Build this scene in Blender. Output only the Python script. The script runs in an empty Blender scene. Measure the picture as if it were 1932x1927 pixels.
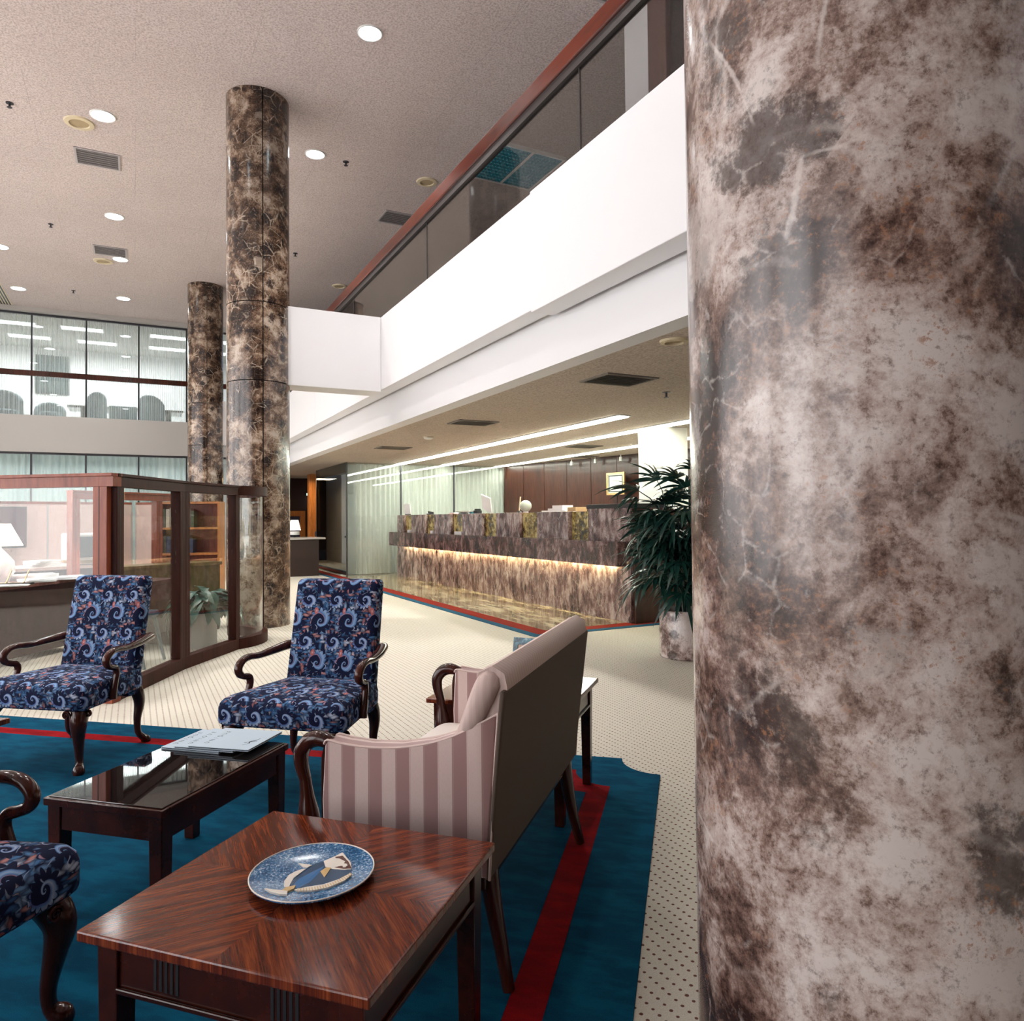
import bpy, bmesh, math, random
from mathutils import Matrix, Vector
random.seed(7)
PI = math.pi
SC = bpy.context.scene
COL = SC.collection

# ------------------------------------------------------------------ camera
EYE = 1.35
F_PX, PITCH, ROLL, CY_PX, YAW = 1364.7, 0.0226673, -0.0097355, 945.3, math.radians(27.563)
cam = bpy.data.cameras.new('camera')
cam.sensor_fit = 'HORIZONTAL'
cam.sensor_width = 36.0
cam.lens = 36.0 * F_PX / 1932.0
cam.shift_y = (CY_PX - 963.5) / 1932.0
cam.clip_start, cam.clip_end = 0.05, 200
camo = bpy.data.objects.new('camera', cam)
COL.objects.link(camo)
fw0 = Vector((0, math.cos(PITCH), math.sin(PITCH)))
up0 = Vector((0, -math.sin(PITCH), math.cos(PITCH)))
rt0 = Vector((1, 0, 0))
rt = math.cos(ROLL) * rt0 + math.sin(ROLL) * up0
up = -math.sin(ROLL) * rt0 + math.cos(ROLL) * up0
RY = Matrix.Rotation(-YAW, 3, 'Z')
rt, up, fw = RY @ rt, RY @ up, RY @ fw0
camo.matrix_world = Matrix(((rt.x, up.x, -fw.x, 0), (rt.y, up.y, -fw.y, 0), (rt.z, up.z, -fw.z, EYE), (0, 0, 0, 1)))
SC.camera = camo

# ------------------------------------------------------------------ view, world, large lights
SC.view_settings.view_transform = 'Standard'
SC.view_settings.look = 'None'
SC.view_settings.exposure = 0.37
SC.view_settings.gamma = 1.0
SC.view_settings.use_curve_mapping = False
SC.cycles.max_bounces = 5
SC.cycles.diffuse_bounces = 3
SC.cycles.glossy_bounces = 3
SC.cycles.transmission_bounces = 3
SC.cycles.transparent_max_bounces = 16
SC.cycles.caustics_reflective = False
SC.cycles.caustics_refractive = False
SC.cycles.use_adaptive_sampling = True
SC.cycles.adaptive_threshold = 0.15
SC.cycles.adaptive_min_samples = 14
SC.cycles.sample_clamp_indirect = 6.0
w = bpy.data.worlds.new('world')
SC.world = w
w.use_nodes = True
w.node_tree.nodes['Background'].inputs[0].default_value = (0.62, 0.70, 0.80, 1)
w.node_tree.nodes['Background'].inputs[1].default_value = 0.6


def area(name, loc, rot, sx, sy, power, color=(1, 1, 1), spread=None):
    l = bpy.data.lights.new(name, 'AREA')
    l.shape = 'RECTANGLE'
    l.size, l.size_y = sx, sy
    l.energy = power
    l.color = color
    if spread:
        l.spread = spread
    o = bpy.data.objects.new(name, l)
    o.location = loc
    o.rotation_euler = rot
    COL.objects.link(o)
    return o


# daylight through the tall windows of the left facade and the entrance front behind the camera
WIN_Y = [-2.6, 1.6, 5.8, 10.0, 14.2, 18.4]
WIN_P = [140, 220, 200, 185, 165, 105]
for i, yy in enumerate(WIN_Y):
    area('window_daylight', (-7.86, yy, 3.0), (0, -PI / 2, 0), 5.2, 3.4, WIN_P[i], (0.97, 0.97, 1.0))

# ------------------------------------------------------------------ node helpers
class X:
    def __init__(s, nt, k):
        s.nt, s.k = nt, k

    def _m(s, op, b=None, c=None):
        n = s.nt.nodes.new('ShaderNodeMath')
        n.operation = op
        for i, a in enumerate((s, b, c)):
            if a is None:
                continue
            if isinstance(a, X):
                s.nt.links.new(a.k, n.inputs[i])
            else:
                n.inputs[i].default_value = a
        return X(s.nt, n.outputs[0])

    def __add__(s, b): return s._m('ADD', b)
    __radd__ = __add__
    def __sub__(s, b): return s._m('SUBTRACT', b)
    def __rsub__(s, b): return (s * -1.0) + b
    def __mul__(s, b): return s._m('MULTIPLY', b)
    __rmul__ = __mul__
    def __truediv__(s, b): return s._m('DIVIDE', b)
    def lt(s, b): return s._m('LESS_THAN', b)
    def gt(s, b): return s._m('GREATER_THAN', b)
    def fract(s): return s._m('FRACT')
    def floor(s): return s._m('FLOOR')
    def abs(s): return s._m('ABSOLUTE')
    def sin(s): return s._m('SINE')
    def cos(s): return s._m('COSINE')
    def sqrt(s): return s._m('SQRT')
    def log(s): return s._m('LOGARITHM', 2.718281828)
    def atan2(s, b): return s._m('ARCTAN2', b)
    def mx(s, b): return s._m('MAXIMUM', b)
    def mn(s, b): return s._m('MINIMUM', b)
    def pw(s, b): return s._m('POWER', b)

    def step(s, a, b):
        n = s.nt.nodes.new('ShaderNodeMapRange')
        n.interpolation_type = 'SMOOTHSTEP'
        s.nt.links.new(s.k, n.inputs[0])
        n.inputs[1].default_value = a
        n.inputs[2].default_value = b
        return X(s.nt, n.outputs[0])


def newmat(name, rough=0.5, color=(0.5, 0.5, 0.5), metal=0.0, spec=0.5, coat=0.0):
    m = bpy.data.materials.new(name)
    m.use_nodes = True
    nt = m.node_tree
    b = nt.nodes['Principled BSDF']
    b.inputs['Base Color'].default_value = (*color, 1)
    b.inputs['Roughness'].default_value = rough
    b.inputs['Metallic'].default_value = metal
    b.inputs['Specular IOR Level'].default_value = spec
    b.inputs['Coat Weight'].default_value = coat
    b.inputs['Coat Roughness'].default_value = 0.08
    return m, nt, b


def coords(nt, kind='Object'):
    n = nt.nodes.new('ShaderNodeTexCoord')
    return n.outputs[kind]


def sep(nt, s):
    n = nt.nodes.new('ShaderNodeSeparateXYZ')
    nt.links.new(s, n.inputs[0])
    return [X(nt, n.outputs[i]) for i in range(3)]


def comb(nt, x, y, z=0.0):
    n = nt.nodes.new('ShaderNodeCombineXYZ')
    for i, a in enumerate((x, y, z)):
        if isinstance(a, X):
            nt.links.new(a.k, n.inputs[i])
        else:
            n.inputs[i].default_value = a
    return n.outputs[0]


def mapping(nt, s, scale=(1, 1, 1), rot=(0, 0, 0), loc=(0, 0, 0)):
    n = nt.nodes.new('ShaderNodeMapping')
    nt.links.new(s, n.inputs[0])
    n.inputs['Scale'].default_value = scale
    n.inputs['Rotation'].default_value = rot
    n.inputs['Location'].default_value = loc
    return n.outputs[0]


def noise(nt, vec, scale, detail=4, rough=0.55, dist=0.0, color=False):
    n = nt.nodes.new('ShaderNodeTexNoise')
    if vec is not None:
        nt.links.new(vec, n.inputs['Vector'])
    n.inputs['Scale'].default_value = scale
    n.inputs['Detail'].default_value = detail
    n.inputs['Roughness'].default_value = rough
    n.inputs['Distortion'].default_value = dist
    return n.outputs['Color'] if color else X(nt, n.outputs['Fac'])


def voronoi(nt, vec, scale, feature='F1', rand=1.0):
    n = nt.nodes.new('ShaderNodeTexVoronoi')
    n.feature = feature
    nt.links.new(vec, n.inputs['Vector'])
    n.inputs['Scale'].default_value = scale
    n.inputs['Randomness'].default_value = rand
    return n


def ramp(nt, fac, stops, interp='LINEAR'):
    n = nt.nodes.new('ShaderNodeValToRGB')
    n.color_ramp.interpolation = interp
    nt.links.new(fac.k if isinstance(fac, X) else fac, n.inputs[0])
    e = n.color_ramp.elements
    while len(e) > 1:
        e.remove(e[-1])
    e[0].position = stops[0][0]
    e[0].color = (*stops[0][1], 1)
    for p, c in stops[1:]:
        k = e.new(p)
        k.color = (*c, 1)
    return n.outputs[0]


def mix(nt, fac, a, b, mode='MIX'):
    n = nt.nodes.new('ShaderNodeMix')
    n.data_type = 'RGBA'
    n.blend_type = mode
    for i, v in ((0, fac), (6, a), (7, b)):
        if isinstance(v, X):
            nt.links.new(v.k, n.inputs[i])
        elif isinstance(v, (int, float)):
            n.inputs[i].default_value = v
        elif isinstance(v, tuple):
            n.inputs[i].default_value = (*v, 1)
        else:
            nt.links.new(v, n.inputs[i])
    return n.outputs[2]


def warp(nt, vec, scale, amt):
    c = noise(nt, vec, scale, 1, 0.5, 0, True)
    a = nt.nodes.new('ShaderNodeVectorMath')
    a.operation = 'MULTIPLY_ADD'
    nt.links.new(c, a.inputs[0])
    a.inputs[1].default_value = (amt,) * 3
    nt.links.new(vec, a.inputs[2])
    return a.outputs[0]


def setc(nt, b, c):
    nt.links.new(c.k if isinstance(c, X) else c, b.inputs['Base Color'])


def bump(nt, b, h, strength=0.2, dist=0.01):
    n = nt.nodes.new('ShaderNodeBump')
    n.inputs['Strength'].default_value = strength
    n.inputs['Distance'].default_value = dist
    nt.links.new(h.k if isinstance(h, X) else h, n.inputs['Height'])
    nt.links.new(n.outputs[0], b.inputs['Normal'])


def emat(name, color, strength):
    m = bpy.data.materials.new(name)
    m.use_nodes = True
    nt = m.node_tree
    b = nt.nodes['Principled BSDF']
    b.inputs['Base Color'].default_value = (*color, 1)
    b.inputs['Emission Color'].default_value = (*color, 1)
    b.inputs['Emission Strength'].default_value = strength
    return m


# ------------------------------------------------------------------ materials
def marble_mat(name, stops, vein, scale=1.0, stretch=(1, 1, 1), rough=0.22, clast=(0.03, 0.018, 0.016), clast_amt=0.8, rust=(0.30, 0.13, 0.055), vein_amt=0.55):
    m, nt, b = newmat(name, rough, coat=0.25)
    b.inputs['Coat Roughness'].default_value = 0.18
    co = mapping(nt, coords(nt), tuple(scale * s for s in stretch), loc=(3.1, 1.7, 0.6))
    wv = warp(nt, co, 3.5, 0.12)
    big = noise(nt, wv, 1.9, 2, 0.55)
    n1 = noise(nt, wv, 5.5, 7, 0.72)
    grain = noise(nt, co, 46, 4, 0.8)
    base = ramp(nt, ((big - 0.5) * 1.15 + (n1 - 0.5) * 1.35 + (grain - 0.5) * 0.5) + 0.5, stops)
    # dark rounded clasts with ragged edges
    vo = voronoi(nt, warp(nt, co, 4.0, 0.14), 3.6, 'F1')
    sel = sep(nt, vo.outputs['Color'])[0]
    dist = X(nt, vo.outputs['Distance'])
    blot = noise(nt, co, 16, 5, 0.75)
    cm = (dist + (blot - 0.5) * 0.85).step(0.44, 0.24) * sel.step(0.52, 0.60) * clast_amt
    base = mix(nt, cm, base, clast)
    pm = (dist + (blot - 0.5) * 0.8).step(0.42, 0.25) * sel.step(0.30, 0.22) * 0.55
    base = mix(nt, pm, base, tuple(0.85 * a for a in stops[-1][1]))
    # rusty and dark mottling
    mot2 = noise(nt, co, 4.5, 2, 0.6)
    base = mix(nt, grain.step(0.55, 0.66) * mot2.step(0.44, 0.60) * 0.7, base, rust)
    base = mix(nt, grain.step(0.46, 0.32) * 0.38, base, tuple(0.35 * c for c in stops[1][1]))
    # feathery pale veins around the clasts
    ve = voronoi(nt, warp(nt, co, 6.0, 0.10), 3.4, 'DISTANCE_TO_EDGE')
    ed = X(nt, ve.outputs['Distance'])
    gate = noise(nt, co, 3.1, 2, 0.6)
    fine = noise(nt, co, 30, 4, 0.8)
    v1 = (ed + (fine - 0.5) * 0.16).step(0.055, -0.02) * gate.step(0.42, 0.62)
    base = mix(nt, v1 * vein_amt, base, vein)
    ve2 = voronoi(nt, warp(nt, co, 9.0, 0.08), 9.0, 'DISTANCE_TO_EDGE')
    v2 = (X(nt, ve2.outputs['Distance']) + (fine - 0.5) * 0.2).step(0.05, -0.03) * blot.step(0.46, 0.58)
    base = mix(nt, v2 * vein_amt * 0.7, base, vein)
    ve3 = voronoi(nt, warp(nt, co, 2.0, 0.10), 2.3, 'DISTANCE_TO_EDGE')
    v3 = (X(nt, ve3.outputs['Distance']) + (n1 - 0.5) * 0.05 + (fine - 0.5) * 0.03).step(0.014, 0.0) * gate.step(0.50, 0.60)
    base = mix(nt, v3 * vein_amt, base, vein)
    setc(nt, b, base)
    return m


BROWN = [(0.24, (0.030, 0.016, 0.013)), (0.36, (0.115, 0.066, 0.052)), (0.46, (0.225, 0.150, 0.122)), (0.56, (0.40, 0.31, 0.275)), (0.72, (0.60, 0.53, 0.50))]
MARBLE = marble_mat('brown_breccia_marble', BROWN, (0.68, 0.60, 0.56))  # paler copy of the column stone, for the brightly lit near column
MARBLE_SHADED = marble_mat('shaded_breccia_marble', [(0.25, (0.014, 0.007, 0.005)), (0.40, (0.052, 0.028, 0.017)), (0.52, (0.12, 0.072, 0.046)), (0.62, (0.24, 0.165, 0.115)), (0.78, (0.45, 0.36, 0.29))], (0.50, 0.40, 0.31), 1.5, clast=(0.012, 0.007, 0.007), clast_amt=0.92, vein_amt=0.75)  # same stone, with the dimmer light on the farther columns put into the colour
ROSY = [(0.26, (0.055, 0.026, 0.027)), (0.40, (0.125, 0.068, 0.066)), (0.52, (0.22, 0.135, 0.128)), (0.64, (0.36, 0.26, 0.245)), (0.80, (0.56, 0.46, 0.43))]
MARBLE_COUNTER = marble_mat('rose_brown_counter_marble', ROSY, (0.66, 0.56, 0.50), 2.0, (1, 1.25, 0.62))
MARBLE_LEDGE = marble_mat('plum_brown_ledge_marble', [(0.28, (0.022, 0.009, 0.010)), (0.44, (0.070, 0.030, 0.030)), (0.58, (0.145, 0.075, 0.072)), (0.76, (0.30, 0.20, 0.19))], (0.38, 0.27, 0.25), 2.0, (1, 1.2, 0.7))
MARBLE_GOLD = marble_mat('golden_green_marble', [(0.30, (0.03, 0.02, 0.004)), (0.43, (0.13, 0.085, 0.014)), (0.54, (0.34, 0.235, 0.055)), (0.66, (0.60, 0.48, 0.19))], (0.75, 0.64, 0.34), 2.4, clast=(0.02, 0.013, 0.004))
MARBLE_PALE = marble_mat('pale_rose_marble', [(0.30, (0.12, 0.07, 0.06)), (0.42, (0.28, 0.19, 0.17)), (0.52, (0.46, 0.36, 0.33)), (0.66, (0.64, 0.55, 0.52))], (0.78, 0.70, 0.66), 2.0)
MARBLE_FLOOR = marble_mat('olive_grey_floor_marble', [(0.30, (0.11, 0.085, 0.045)), (0.44, (0.21, 0.165, 0.095)), (0.54, (0.36, 0.30, 0.19)), (0.68, (0.55, 0.49, 0.35))], (0.62, 0.56, 0.42), 1.6, (1.6, 0.35, 1), rough=0.09)

PAINT = newmat('white_paint', 0.55, (0.78, 0.77, 0.785))[0]
PAINT_GREY = newmat('warm_grey_paint', 0.6, (0.44, 0.42, 0.40))[0]
PAINT_CREAM = newmat('cream_paint', 0.6, (0.78, 0.74, 0.66))[0]
SHADOW_GAP = newmat('dark_joint', 0.7, (0.03, 0.022, 0.02))[0]


def ceiling_mat(name, dark, light):
    m, nt, b = newmat(name, 0.9, spec=0.15)
    co = coords(nt)
    f = noise(nt, co, 46, 3, 0.8)
    g = noise(nt, co, 0.7, 3, 0.6)
    c = ramp(nt, f, [(0.36, dark), (0.58, light)])
    c = mix(nt, g.step(0.3, 0.75) * 0.16, c, tuple(0.8 * k for k in dark))
    x, y, z = sep(nt, co)
    seam = ((x / 1.22).fract() - 0.5).abs().gt(0.4965).mx(((y / 2.44).fract() - 0.5).abs().gt(0.498))
    c = mix(nt, seam * noise(nt, co, 0.9, 2, 0.5).step(0.42, 0.62) * 0.35, c, tuple(0.6 * k for k in dark))
    setc(nt, b, c)
    bump(nt, b, f, 0.35, 0.006)
    return m


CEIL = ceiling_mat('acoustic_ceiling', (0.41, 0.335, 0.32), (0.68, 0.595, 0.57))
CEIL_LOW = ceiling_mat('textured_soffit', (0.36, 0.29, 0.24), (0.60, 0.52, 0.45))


def carpet_mat():
    m, nt, b = newmat('cream_pin_dot_carpet', 0.95, spec=0.1)
    co = coords(nt)
    x, y, z = sep(nt, co)
    rx, ry = 0.040, 0.028
    wob = noise(nt, co, 30, 2, 0.5)
    u = x / rx
    v = y / ry
    dx = (u.fract() - 0.5) * rx
    dy = (v.fract() - 0.5) * ry
    r = (dx * dx + dy * dy).sqrt() + (wob - 0.5) * 0.004
    dot = r.step(0.0064, 0.0040)
    f = noise(nt, co, 240, 3, 0.7)
    c = ramp(nt, f, [(0.3, (0.50, 0.455, 0.38)), (0.65, (0.66, 0.62, 0.535))])
    c = mix(nt, dot, c, (0.15, 0.062, 0.048))
    setc(nt, b, c)
    bump(nt, b, f, 0.4, 0.004)
    return m


CARPET = carpet_mat()


def pile_mat(name, col, dark):
    m, nt, b = newmat(name, 0.95, spec=0.08)
    co = coords(nt)
    f = noise(nt, co, 260, 3, 0.7)
    g = noise(nt, mapping(nt, co, (1, 2.6, 1), (0, 0, 0.5)), 5.5, 4, 0.6)
    c = mix(nt, (g.step(0.38, 0.66) * 0.55 + f.step(0.3, 0.7) * 0.3), dark, col)
    setc(nt, b, c)
    bump(nt, b, f, 0.5, 0.006)
    b.inputs['Sheen Weight'].default_value = 0.0
    b.inputs['Sheen Roughness'].default_value = 0.6
    return m


RUG_BLUE = pile_mat('teal_blue_pile', (0.0, 0.082, 0.150), (0.0, 0.035, 0.076))
RUG_RED = pile_mat('deep_red_pile', (0.30, 0.004, 0.007), (0.14, 0.002, 0.005))
TRIM_RED = newmat('red_carpet_band', 0.9, (0.23, 0.014, 0.007), spec=0.1)[0]
TRIM_BLUE = newmat('blue_carpet_band', 0.9, (0.012, 0.085, 0.15), spec=0.1)[0]


def wood_mat(name, dark, light, rough=0.22, scale=1.0, axis=(1, 1, 0.12), coat=0.12, spec=0.35):
    m, nt, b = newmat(name, rough, coat=coat, spec=spec)
    co = mapping(nt, coords(nt), tuple(scale * a for a in axis))
    f = noise(nt, warp(nt, co, 3, 0.15), 26, 6, 0.65)
    g = noise(nt, co, 4, 3, 0.5)
    c = ramp(nt, f * 0.7 + g * 0.3, [(0.36, dark), (0.62, light)])
    setc(nt, b, c)
    return m


MAHOG = wood_mat('dark_mahogany', (0.018, 0.0045, 0.003), (0.065, 0.014, 0.007), 0.16)
MAHOG_RED = wood_mat('red_mahogany', (0.17, 0.034, 0.016), (0.30, 0.072, 0.035), 0.35)  # brightened for the front light on the left partition
PART_WOOD_SHADED = wood_mat('shaded_partition_wood', (0.020, 0.0035, 0.002), (0.046, 0.009, 0.005), 0.5, spec=0.12, coat=0.0)  # same partition wood, shade of the panels facing right put into the colour
MAHOG_RAIL = wood_mat('polished_red_brown_rail', (0.048, 0.006, 0.002), (0.105, 0.015, 0.005), 0.28, 1.0, (1, 0.12, 1))
WALNUT_WALL = wood_mat('dark_walnut_panelling', (0.020, 0.006, 0.0035), (0.062, 0.019, 0.010), 0.32)
ORANGE_WOOD = wood_mat('honey_oak', (0.30, 0.095, 0.022), (0.52, 0.20, 0.05), 0.4)


def veneer_mat():
    m, nt, b = newmat('diamond_matched_mahogany_veneer', 0.13, coat=0.25, spec=0.35)
    co = coords(nt)
    x, y, z = sep(nt, co)
    ax, ay = x.abs(), y.abs()
    s = (ax + ay) * 0.7071
    t = (ax - ay) * 0.7071
    # four quarters with the figure running across the diagonals
    q = (x * y).gt(0.0)
    uu = s * 1.0
    vv = t * 1.0 + q * 3.0
    n = noise(nt, comb(nt, uu * 0.5, vv * 7.0, q * 2.0), 7, 5, 0.65, 0.4)
    n2 = noise(nt, comb(nt, uu * 1.2, vv * 26.0, q * 5.0), 9, 4, 0.7)
    c = ramp(nt, n * 0.55 + n2 * 0.45, [(0.37, (0.030, 0.0055, 0.0035)), (0.50, (0.115, 0.021, 0.0075)), (0.62, (0.255, 0.058, 0.017))])
    setc(nt, b, c)
    return m


VENEER = veneer_mat()


def paisley_mat():
    m, nt, b = newmat('navy_scroll_tapestry', 0.85, spec=0.15)
    uv = coords(nt, 'UV')
    wv = warp(nt, uv, 22, 0.018)
    u, v, _ = sep(nt, wv)
    W, H = 0.168, 0.225
    NAVY = (0.0045, 0.007, 0.030)
    col = NAVY
    # leaf sprays in two directions
    for (sx, sy, ro, sc, stops) in (
            (1.8, 0.7, 0.7, 29, [(0.0, (0.045, 0.14, 0.29)), (0.22, (0.24, 0.36, 0.54)), (0.42, (0.38, 0.44, 0.58)), (0.58, (0.46, 0.18, 0.16)), (0.72, (0.09, 0.22, 0.42)), (0.86, (0.58, 0.48, 0.48))]),
            (0.65, 1.9, 0.5, 35, [(0.0, (0.04, 0.11, 0.25)), (0.30, (0.14, 0.26, 0.46)), (0.48, (0.50, 0.23, 0.21)), (0.62, (0.46, 0.50, 0.62)), (0.82, (0.07, 0.18, 0.36))])):
        vo = voronoi(nt, mapping(nt, wv, (sx, sy, 1), (0, 0, ro)), sc, 'F1', 0.95)
        d = X(nt, vo.outputs['Distance'])
        pick = sep(nt, vo.outputs['Color'])[0]
        gone = sep(nt, vo.outputs['Color'])[1].gt(0.14)
        leafc = mix(nt, d.step(0.55, 0.12) * 0.75 + 0.25, NAVY, ramp(nt, pick, stops, 'CONSTANT'))
        col = mix(nt, d.step(0.62, 0.50) * gone, col, leafc)

    def spiral(ox, oy, rmax, turns, phase, flip, c_in, c_mid, c_out):
        nonlocal col
        px = ((u / W + ox).fract() - 0.5) * W * flip
        py = ((v / H + oy).fract() - 0.5) * H
        r = (px * px + py * py * 0.9).sqrt()
        an = py.atan2(px)
        th = an * (1 / (2 * PI))
        s = (th + (r / rmax + 0.02).log() * turns + phase).fract()
        lobe = (an * 7.0).sin().abs() * 0.30 + 0.80
        q = r / lobe
        inside = q.step(rmax * 1.02, rmax * 0.97)
        col = mix(nt, q.step(rmax * 1.12, rmax * 1.06), col, NAVY)
        width = r / rmax * 0.20 + 0.38
        band = s.step(0.02, 0.08) * (s / width).step(1.0, 0.86) * inside
        tone = ramp(nt, s / width, [(0.04, c_out), (0.30, c_mid), (0.62, c_in), (0.95, c_mid)])
        col = mix(nt, band, col, tone)

    spiral(0.0, 0.0, 0.060, 0.62, 0.1, 1.0, (0.26, 0.38, 0.58), (0.055, 0.15, 0.34), (0.52, 0.24, 0.23))
    spiral(0.52, 0.49, 0.044, 0.60, 0.6, -1.0, (0.40, 0.46, 0.60), (0.10, 0.20, 0.42), (0.12, 0.10, 0.30))
    # trailing stems and coral buds
    st = ((u * 42.0 + (v * 61.0).sin() * 1.5) + (v * 30.0)).sin().abs()
    gate = noise(nt, uv, 26, 2, 0.5)
    col = mix(nt, st.step(0.16, 0.05) * gate.step(0.52, 0.6), col, (0.30, 0.36, 0.52))
    bx = ((u / W + 0.82).fract() - 0.5) * W
    by = ((v / H + 0.76).fract() - 0.5) * H
    br = (bx * bx * 2.6 + by * by).sqrt()
    col = mix(nt, br.step(0.020, 0.017), col, (0.46, 0.14, 0.13))
    col = mix(nt, br.step(0.009, 0.004), col, (0.60, 0.36, 0.34))
    fine = noise(nt, uv, 700, 2, 0.6)
    col = mix(nt, fine.step(0.35, 0.7) * 0.25, col, NAVY)
    setc(nt, b, col)
    bump(nt, b, fine, 0.15, 0.002)
    return m


PAISLEY = paisley_mat()


def stripe_mat():
    m, nt, b = newmat('blush_satin_stripe', 0.6, spec=0.3)
    uv = coords(nt, 'UV')
    u, v, _ = sep(nt, uv)
    P = 0.088
    f = (u / P).fract()
    band = f.step(0.0, 0.015) * f.step(0.52, 0.505)
    c = mix(nt, band, (0.66, 0.51, 0.47), (0.36, 0.215, 0.205))
    pin = ((u / P * 2.0 + 0.06).fract() - 0.5).abs().gt(0.475)
    c = mix(nt, pin * 0.5, c, (0.46, 0.33, 0.30))
    f2 = noise(nt, mapping(nt, uv, (1, 0.2, 1)), 500, 2, 0.6)
    c = mix(nt, f2.step(0.4, 0.7) * 0.10, c, (0.30, 0.2, 0.18))
    setc(nt, b, c)
    b.inputs['Sheen Weight'].default_value = 0.2
    return m


STRIPE = stripe_mat()


def plain_blush():
    m, nt, b = newmat('blush_satin', 0.6, spec=0.3)
    uv = coords(nt, 'UV')
    u, v, _ = sep(nt, uv)
    f = ((u / 0.022).fract() - 0.5).abs()
    c = mix(nt, f.step(0.2, 0.3) * 0.25, (0.56, 0.43, 0.39), (0.36, 0.25, 0.225))
    setc(nt, b, c)
    return m


BLUSH = plain_blush()
PIPING = newmat('blush_piping', 0.6, (0.58, 0.44, 0.40))[0]


def glass_mat(name, tint=(0.93, 0.96, 0.95), refl=1.0, ior=1.5):
    m = bpy.data.materials.new(name)
    m.use_nodes = True
    nt = m.node_tree
    nt.nodes.remove(nt.nodes['Principled BSDF'])
    out = nt.nodes['Material Output']
    tr = nt.nodes.new('ShaderNodeBsdfTransparent')
    tr.inputs[0].default_value = (*tint, 1)
    gl = nt.nodes.new('ShaderNodeBsdfGlossy')
    gl.inputs['Roughness'].default_value = 0.0
    gl.inputs['Color'].default_value = (refl, refl, refl, 1)
    lw = nt.nodes.new('ShaderNodeLayerWeight')
    lw.inputs[0].default_value = 0.5
    f0 = ((ior - 1) / (ior + 1)) ** 2
    fz = X(nt, lw.outputs['Facing']).pw(5.0) * (1 - f0) + f0
    mx = nt.nodes.new('ShaderNodeMixShader')
    nt.links.new(fz.k, mx.inputs[0])
    nt.links.new(tr.outputs[0], mx.inputs[1])
    nt.links.new(gl.outputs[0], mx.inputs[2])
    nt.links.new(mx.outputs[0], out.inputs[0])
    return m


GLASS = glass_mat('clear_plate_glass', (0.95, 0.97, 0.96))
GLASS_RAIL = glass_mat('grey_balustrade_glass', (0.74, 0.74, 0.73), ior=1.6)
GLASS_TEAL = glass_mat('dark_teal_glass', (0.30, 0.40, 0.42), ior=1.7)
m, nt, b = newmat('smoked_black_glass', 0.02, (0.008, 0.006, 0.006), spec=1.0)
b.inputs['IOR'].default_value = 1.6
SMOKED = m


def sheer_mat(name, col, opac):
    m = bpy.data.materials.new(name)
    m.use_nodes = True
    nt = m.node_tree
    nt.nodes.remove(nt.nodes['Principled BSDF'])
    out = nt.nodes['Material Output']
    tr = nt.nodes.new('ShaderNodeBsdfTransparent')
    tl = nt.nodes.new('ShaderNodeBsdfTranslucent')
    tl.inputs[0].default_value = (*col, 1)
    df = nt.nodes.new('ShaderNodeBsdfDiffuse')
    df.inputs[0].default_value = (*col, 1)
    a = nt.nodes.new('ShaderNodeMixShader')
    a.inputs[0].default_value = 0.45
    nt.links.new(df.outputs[0], a.inputs[1])
    nt.links.new(tl.outputs[0], a.inputs[2])
    lw = nt.nodes.new('ShaderNodeLayerWeight')
    lw.inputs[0].default_value = 0.35
    f = X(nt, lw.outputs['Facing'])
    op = (f * 0.5 + opac).mn(1.0)
    c = nt.nodes.new('ShaderNodeMixShader')
    nt.links.new(op.k, c.inputs[0])
    nt.links.new(tr.outputs[0], c.inputs[1])
    nt.links.new(a.outputs[0], c.inputs[2])
    nt.links.new(c.outputs[0], out.inputs[0])
    return m


SHEER = sheer_mat('white_sheer', (0.86, 0.89, 0.87), 0.22)
SHEER_THICK = sheer_mat('pale_green_white_drape', (0.92, 0.92, 0.87), 0.70)
SHEER_LOW = sheer_mat('pale_aqua_drape', (0.66, 0.78, 0.78), 0.62)

BRASS = newmat('brass', 0.25, (0.62, 0.38, 0.11), 1.0)[0]
GOLD = newmat('gilt', 0.3, (0.72, 0.50, 0.22), 1.0)[0]
BLACK = newmat('black_satin', 0.4, (0.012, 0.012, 0.014))[0]
DARK_METAL = newmat('dark_bronze_metal', 0.4, (0.03, 0.028, 0.035))[0]
GREY_METAL = newmat('grey_painted_metal', 0.5, (0.42, 0.385, 0.385))[0]
CREAM_PLASTIC = newmat('cream_plastic', 0.5, (0.66, 0.56, 0.38))[0]
WHITE_PLASTIC = newmat('white_plastic', 0.4, (0.80, 0.80, 0.78))[0]
PAPER = newmat('white_paper', 0.8, (0.82, 0.81, 0.80))[0]
FOLDER = newmat('blue_grey_card', 0.75, (0.44, 0.53, 0.61))[0]
INK = newmat('dark_ink', 0.8, (0.03, 0.035, 0.045))[0]
NAVY_CLOTH = newmat('navy_upholstery', 0.85, (0.015, 0.025, 0.05))[0]
GREY_CLOTH = newmat('slate_upholstery', 0.85, (0.10, 0.13, 0.15))[0]
PINK_FABRIC = newmat('rose_fabric_panel', 0.9, (0.62, 0.46, 0.43))[0]
DARK_PRINT = newmat('dark_maroon_print', 0.7, (0.06, 0.014, 0.02))[0]
SLATE_PRINT = newmat('dark_slate_print', 0.7, (0.03, 0.05, 0.055))[0]
OLIVE_TOP = wood_mat('olive_reflection', (0.035, 0.028, 0.008), (0.10, 0.08, 0.022), 0.3)  # olive tone of the reflection that the credenza stands in for
MAROON = wood_mat('plum_maroon_lacquer', (0.030, 0.009, 0.011), (0.065, 0.02, 0.022), 0.3)
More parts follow.
